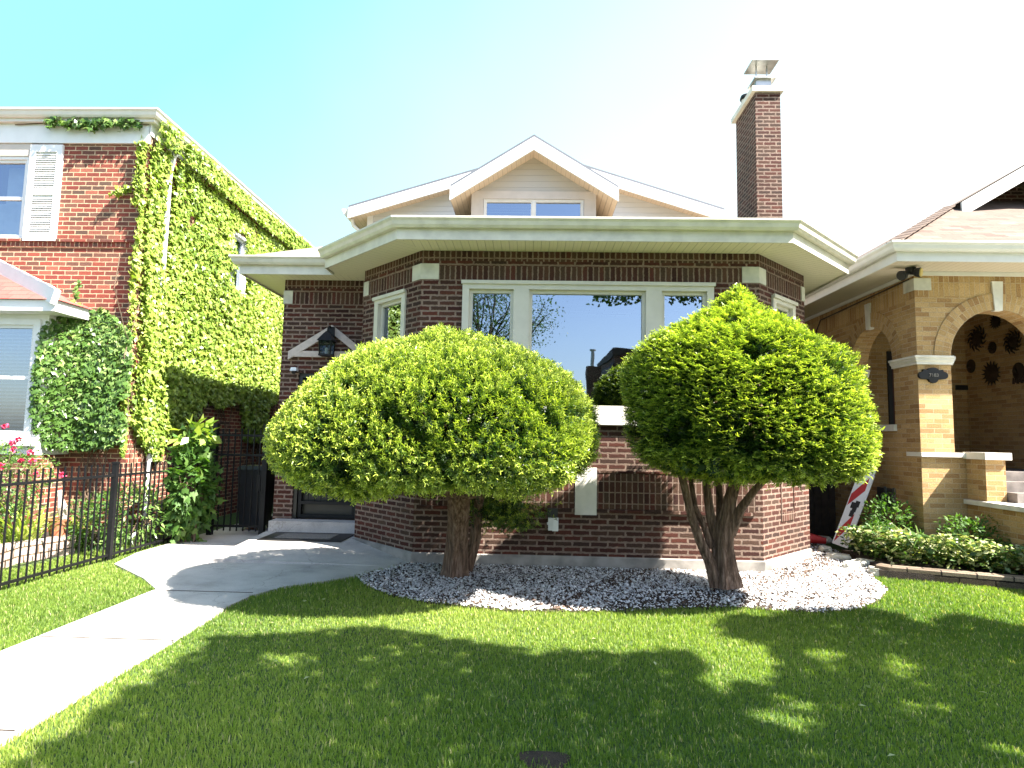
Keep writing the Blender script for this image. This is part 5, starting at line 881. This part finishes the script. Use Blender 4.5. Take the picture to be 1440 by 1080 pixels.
for z in (.16, 1.30, 1.62): MB().box(-5.10, -4.33, gy-.015, gy+.015, z, z+.035).build('rail', 'iron', gt_)
pk1 = MB().box(-.009, .009, -.009, .009, .1, 1.74).build('picket', 'iron', gt_); pk1.location = (-5.02, gy, 0)
for i in range(1, 7): o = pk1.copy(); COL.objects.link(o); o.parent = gt_; o.location = (-5.02+i*.105, gy, 0)
MB().box(-4.41, -4.345, gy-.03, gy-.01, .75, 1.0).build('latch', 'iron', gt_)
bn = thing('wheeled_bin', 'dark blue wheeled bin standing behind the iron gate', 'bin'); b_ = MB(); tap(b_, -4.72, 10.6, .1, 1.05, .19, .24); b_.build('bin_body', 'bin', bn); tap(MB(), -4.72, 10.6, 1.055, 1.12, .26, .22).build('lid', 'bin', bn)
for sx in (-.17, .17): MB().tube([(-4.72+sx-.03, 10.84, .12), (-4.72+sx+.03, 10.84, .12)], .11, 16).build('wheel', 'black', bn)
bf = thing('board_fence', 'added dark board fence that keeps the passage beyond the bin dark', 'fence'); m = MB()  # added to block the passage so its far end stays dark
for i in range(16): m.box(-6.15+i*.13, -6.15+i*.13+.12, 14.5, 14.53, 0, 2.1)
m.build('boards', 'wood', bf); MB().box(-6.15, -4.07, 14.53, 14.57, .4, .48).box(-6.15, -4.07, 14.53, 14.57, 1.6, 1.68).build('rails', 'wood', bf)
bf = thing('board_fence', 'dark board fence in the narrow gap right of the brick bay', 'fence'); m = MB()
for i in range(12): m.box(4.1+i*.13, 4.1+i*.13+.12, 11.6, 11.63, 0, 1.95)
m.build('boards', 'wood', bf); MB().box(4.1, 5.66, 11.63, 11.67, .4, .48).box(4.1, 5.66, 11.63, 11.67, 1.5, 1.58).build('rails', 'wood', bf)
# leaning board
bd = thing('leaning_board', 'tall white board with a red diagonal band leaning on the buff wall in the gap', 'board')
A0, B0 = np.array([4.80, 9.75, .12]), np.array([5.30, 9.85, 1.22]); up = nrm(B0-A0); sd = nrm(np.array([.75, -.66, 0.])); sd = nrm(sd-up*np.dot(sd, up)); nn = np.cross(sd, up); C_ = (A0+B0)/2; hl = np.linalg.norm(B0-A0)/2
b_ = MB().obox(C_, sd*.115, up*hl, nn*.012).obox(C_+up*(hl+.05)-sd*.05, sd*.035, up*.05, nn*.012).obox(C_+up*(hl+.05)+sd*.07, sd*.035, up*.05, nn*.012).obox(C_+up*(hl+.11), sd*.105, up*.022, nn*.012); b_.build('board', 'white', bd)
fsn = -1 if np.dot(nn, [0, 1, 0]) > 0 else 1; off = nn*.0145*fsn; P3 = lambda a, b: C_+sd*.115*a+up*hl*b+off
rd = MB()
for quad in (((-.9,.05),(-.9,.38),(.55,.92),(.55,.55)), ((-.85,-.95),(-.85,-.62),(.35,-.1),(.35,-.45))): rd.face([P3(*c) for c in quad])
rd.build('red_band', 'red', bd); bk_ = MB()
for a, b in ((-.2,.1),(.1,.02),(0,-.12),(.25,.16)): bk_.obox(P3(a, b)+off*.1, sd*.03, up*.05, nn*.001)
bk_.build('dark_marks', 'black', bd)
rg = thing('red_bundle', 'red and white bundle on the ground in the dark gap', 'bundle'); MB().tube([(4.2,10.3,.12),(4.5,10.28,.16),(4.8,10.2,.12)], [.06,.09,.05], 12).build('wrap', 'red', rg); MB().tube([(4.30,10.2,.27),(4.40,10.2,.30),(4.48,10.2,.27)], [.04,.06,.03], 10).build('bag', 'white', rg)
# ================================================= street side (behind the camera): what shades the lawn and shows in the panes
SHP = [(-100,1200),(30,1078),(110,1008),(185,955),(255,915),(300,892),(345,900),(400,896),(455,888),(520,880),(575,888),(640,905),(700,908),(760,926),(800,916),(880,925),(960,915),(985,935),(965,955),(1000,968),(1095,955),(1090,912),(1010,893),(1020,868),(1100,868),(1240,858),(1290,880),(1345,864),(1440,884),(1560,880),(1560,1300),(-400,1300)]
HOL = [[(1060,1005),(1095,985),(1150,988),(1170,1008),(1150,1030),(1090,1030)], [(1128,922),(1160,908),(1190,925),(1165,942)], [(1228,934),(1262,922),(1305,944),(1265,960)], [(365,930),(400,912),(436,926),(405,948)], [(330,862),(450,866),(455,886),(345,893)], [(1385,1050),(1430,1040),(1445,1070),(1400,1085)], [(985,972),(1020,965),(1030,975),(1000,982)]]
def shader_pts(n):
    x = rng.uniform(-5, 9.5, n); y = rng.uniform(1.6, 7.2, n); G = np.c_[x, y, np.zeros(n)]; u, v = proj(G+[0, 0, .0]); du = 5*lump(G, 9, 55); k = inpoly(u+du, v+du*.5, SHP) & (G[:, 0] > -2.5)
    for h in HOL: k &= ~inpoly(u+du*.4, v+du*.2, h)
    k &= lump(G, 7, 77, 6) < 2.05
    return G[k]
G = shader_pts(66000); n = len(G); zl = (1.66+.72*G[:, 1]+.35)/(1+.72*.349)+.3; z = np.maximum(zl, 5.2)+rng.uniform(0, 2.2, n); Pt = G+np.outer(z, SUN/SUN[2])
l = rng.uniform(.09, .15, n); V, Fq, uv = leafarr(Pt, rng.normal(size=(n, 3)), nrm(rng.normal(0, .5, (n, 3))+SUN), l, l*.8, rng.random(n), OV_T, OV_F)
stt = thing('street_tree', 'tall leafy street tree whose canopy shades the front lawn', 'tree'); npmesh('crown', V, Fq, uv, 'tree', stt)
cc = Pt.mean(0); m = MB(); tb = np.array([10.2, -.6, 0]); tp = np.array([9.6, .2, 4.6]); m.tube([tb, (tb+tp)/2, tp], [.30, .25, .22], 16, ridge=.04)
for i in range(26): e = Pt[rng.integers(n)]; mid = (tp+e)/2+rng.normal(0, .25, 3); m.tube([tp, mid, e], [.07, .035, .008], 7)
m.build('trunk', 'sbark', stt)
def far_tree(label, c, rad, n, seed, trunk_r, L=(.07, .13)):
    r = np.random.default_rng(seed); t = thing('street_tree', label, 'tree', 'trees along the street'); c = np.array(c, float); m = MB(); b = np.array([c[0], c[1], 0]); cs = []
    f = c-[0, 0, rad[2]*.7]; m.tube([b, (b+f)/2, f], [trunk_r, trunk_r*.8, trunk_r*.7], 10)
    for i in range(70): e = c+nrm(r.normal(size=3))*np.array(rad)*r.uniform(.5, .95); mid = (f+e)/2+r.normal(0, .4, 3); m.tube([f, mid, e], [trunk_r*.35, trunk_r*.18, .02], 6); cs += [e, mid*.4+e*.6]
    m.build('trunk', 'sbark', t); cs = np.array(cs); k = r.integers(len(cs), size=n); P_ = cs[k]+r.normal(0, .45, (n, 3)); l = r.uniform(*L, n); V, Fq, uv = leafarr(P_, r.normal(size=(n, 3)), r.normal(size=(n, 3)), l, l*.7, r.random(n), OV_T, OV_F); npmesh('crown', V, Fq, uv, 'tree', t)
far_tree('sparse street tree across the road, opposite the entrance path', (-2.4, -12, 7.0), (3.8, 3, 3.8), 15000, 41, .22)
far_tree('denser street tree across the road, left of the sparse one', (-11, -19, 6), (4, 4, 4), 30000, 42, .3)
oh = thing('brown_house', 'tall brown brick house with a flat roof and chimney across the street', 'house')
m = MB(); m.box(4.9, 13, -27, -20, 0, 6.9); m.box(4.35, 4.895, -27, -20.3, 0, 5.3); m.build('wall', 'db', oh); m = MB(); m.box(4.85, 13.1, -27.1, -19.9, 6.905, 7.15); m.face([(4.2,-20.2,5.2),(4.9,-20.2,6.6),(4.9,-27,6.6),(4.2,-27,5.2)]); m.face([(4.2,-20.2,5.2),(4.9,-20.2,5.2),(4.9,-20.2,6.6)]); m.build('roof', 'wood', oh)
MB().box(3.5, 4.3, -21.6, -20.8, 0, 6.2).build('chimney', 'db', oh); MB().tube([(3.9, -21.2, 6.2), (3.9, -21.2, 7.2)], .12, 10).tube([(3.9, -21.2, 7.2), (3.9, -21.2, 7.3)], .22, 10).build('flue', 'galv', oh)
m = MB().box(5.6, 7.4, -20.02, -19.97, 1.6, 3.2).box(9.5, 11.5, -20.02, -19.97, 1.6, 3.2); m.build('window', 'white', oh)
oh2 = thing('white_house', 'low pale house across the street at the left', 'house'); MB().box(-16, -7, -28, -21, 0, 4.5).build('wall', 'wtrim', oh2); m = MB(); m.face([(-16.4,-20.6,4.4),(-6.6,-20.6,4.4),(-8.5,-24.5,6.6),(-14.5,-24.5,6.6)]); m.face([(-6.6,-20.6,4.4),(-6.6,-28.4,4.4),(-8.5,-24.5,6.6)]); m.face([(-16.4,-20.6,4.4),(-14.5,-24.5,6.6),(-16.4,-28.4,4.4)]); m.build('roof', 'wood', oh2)
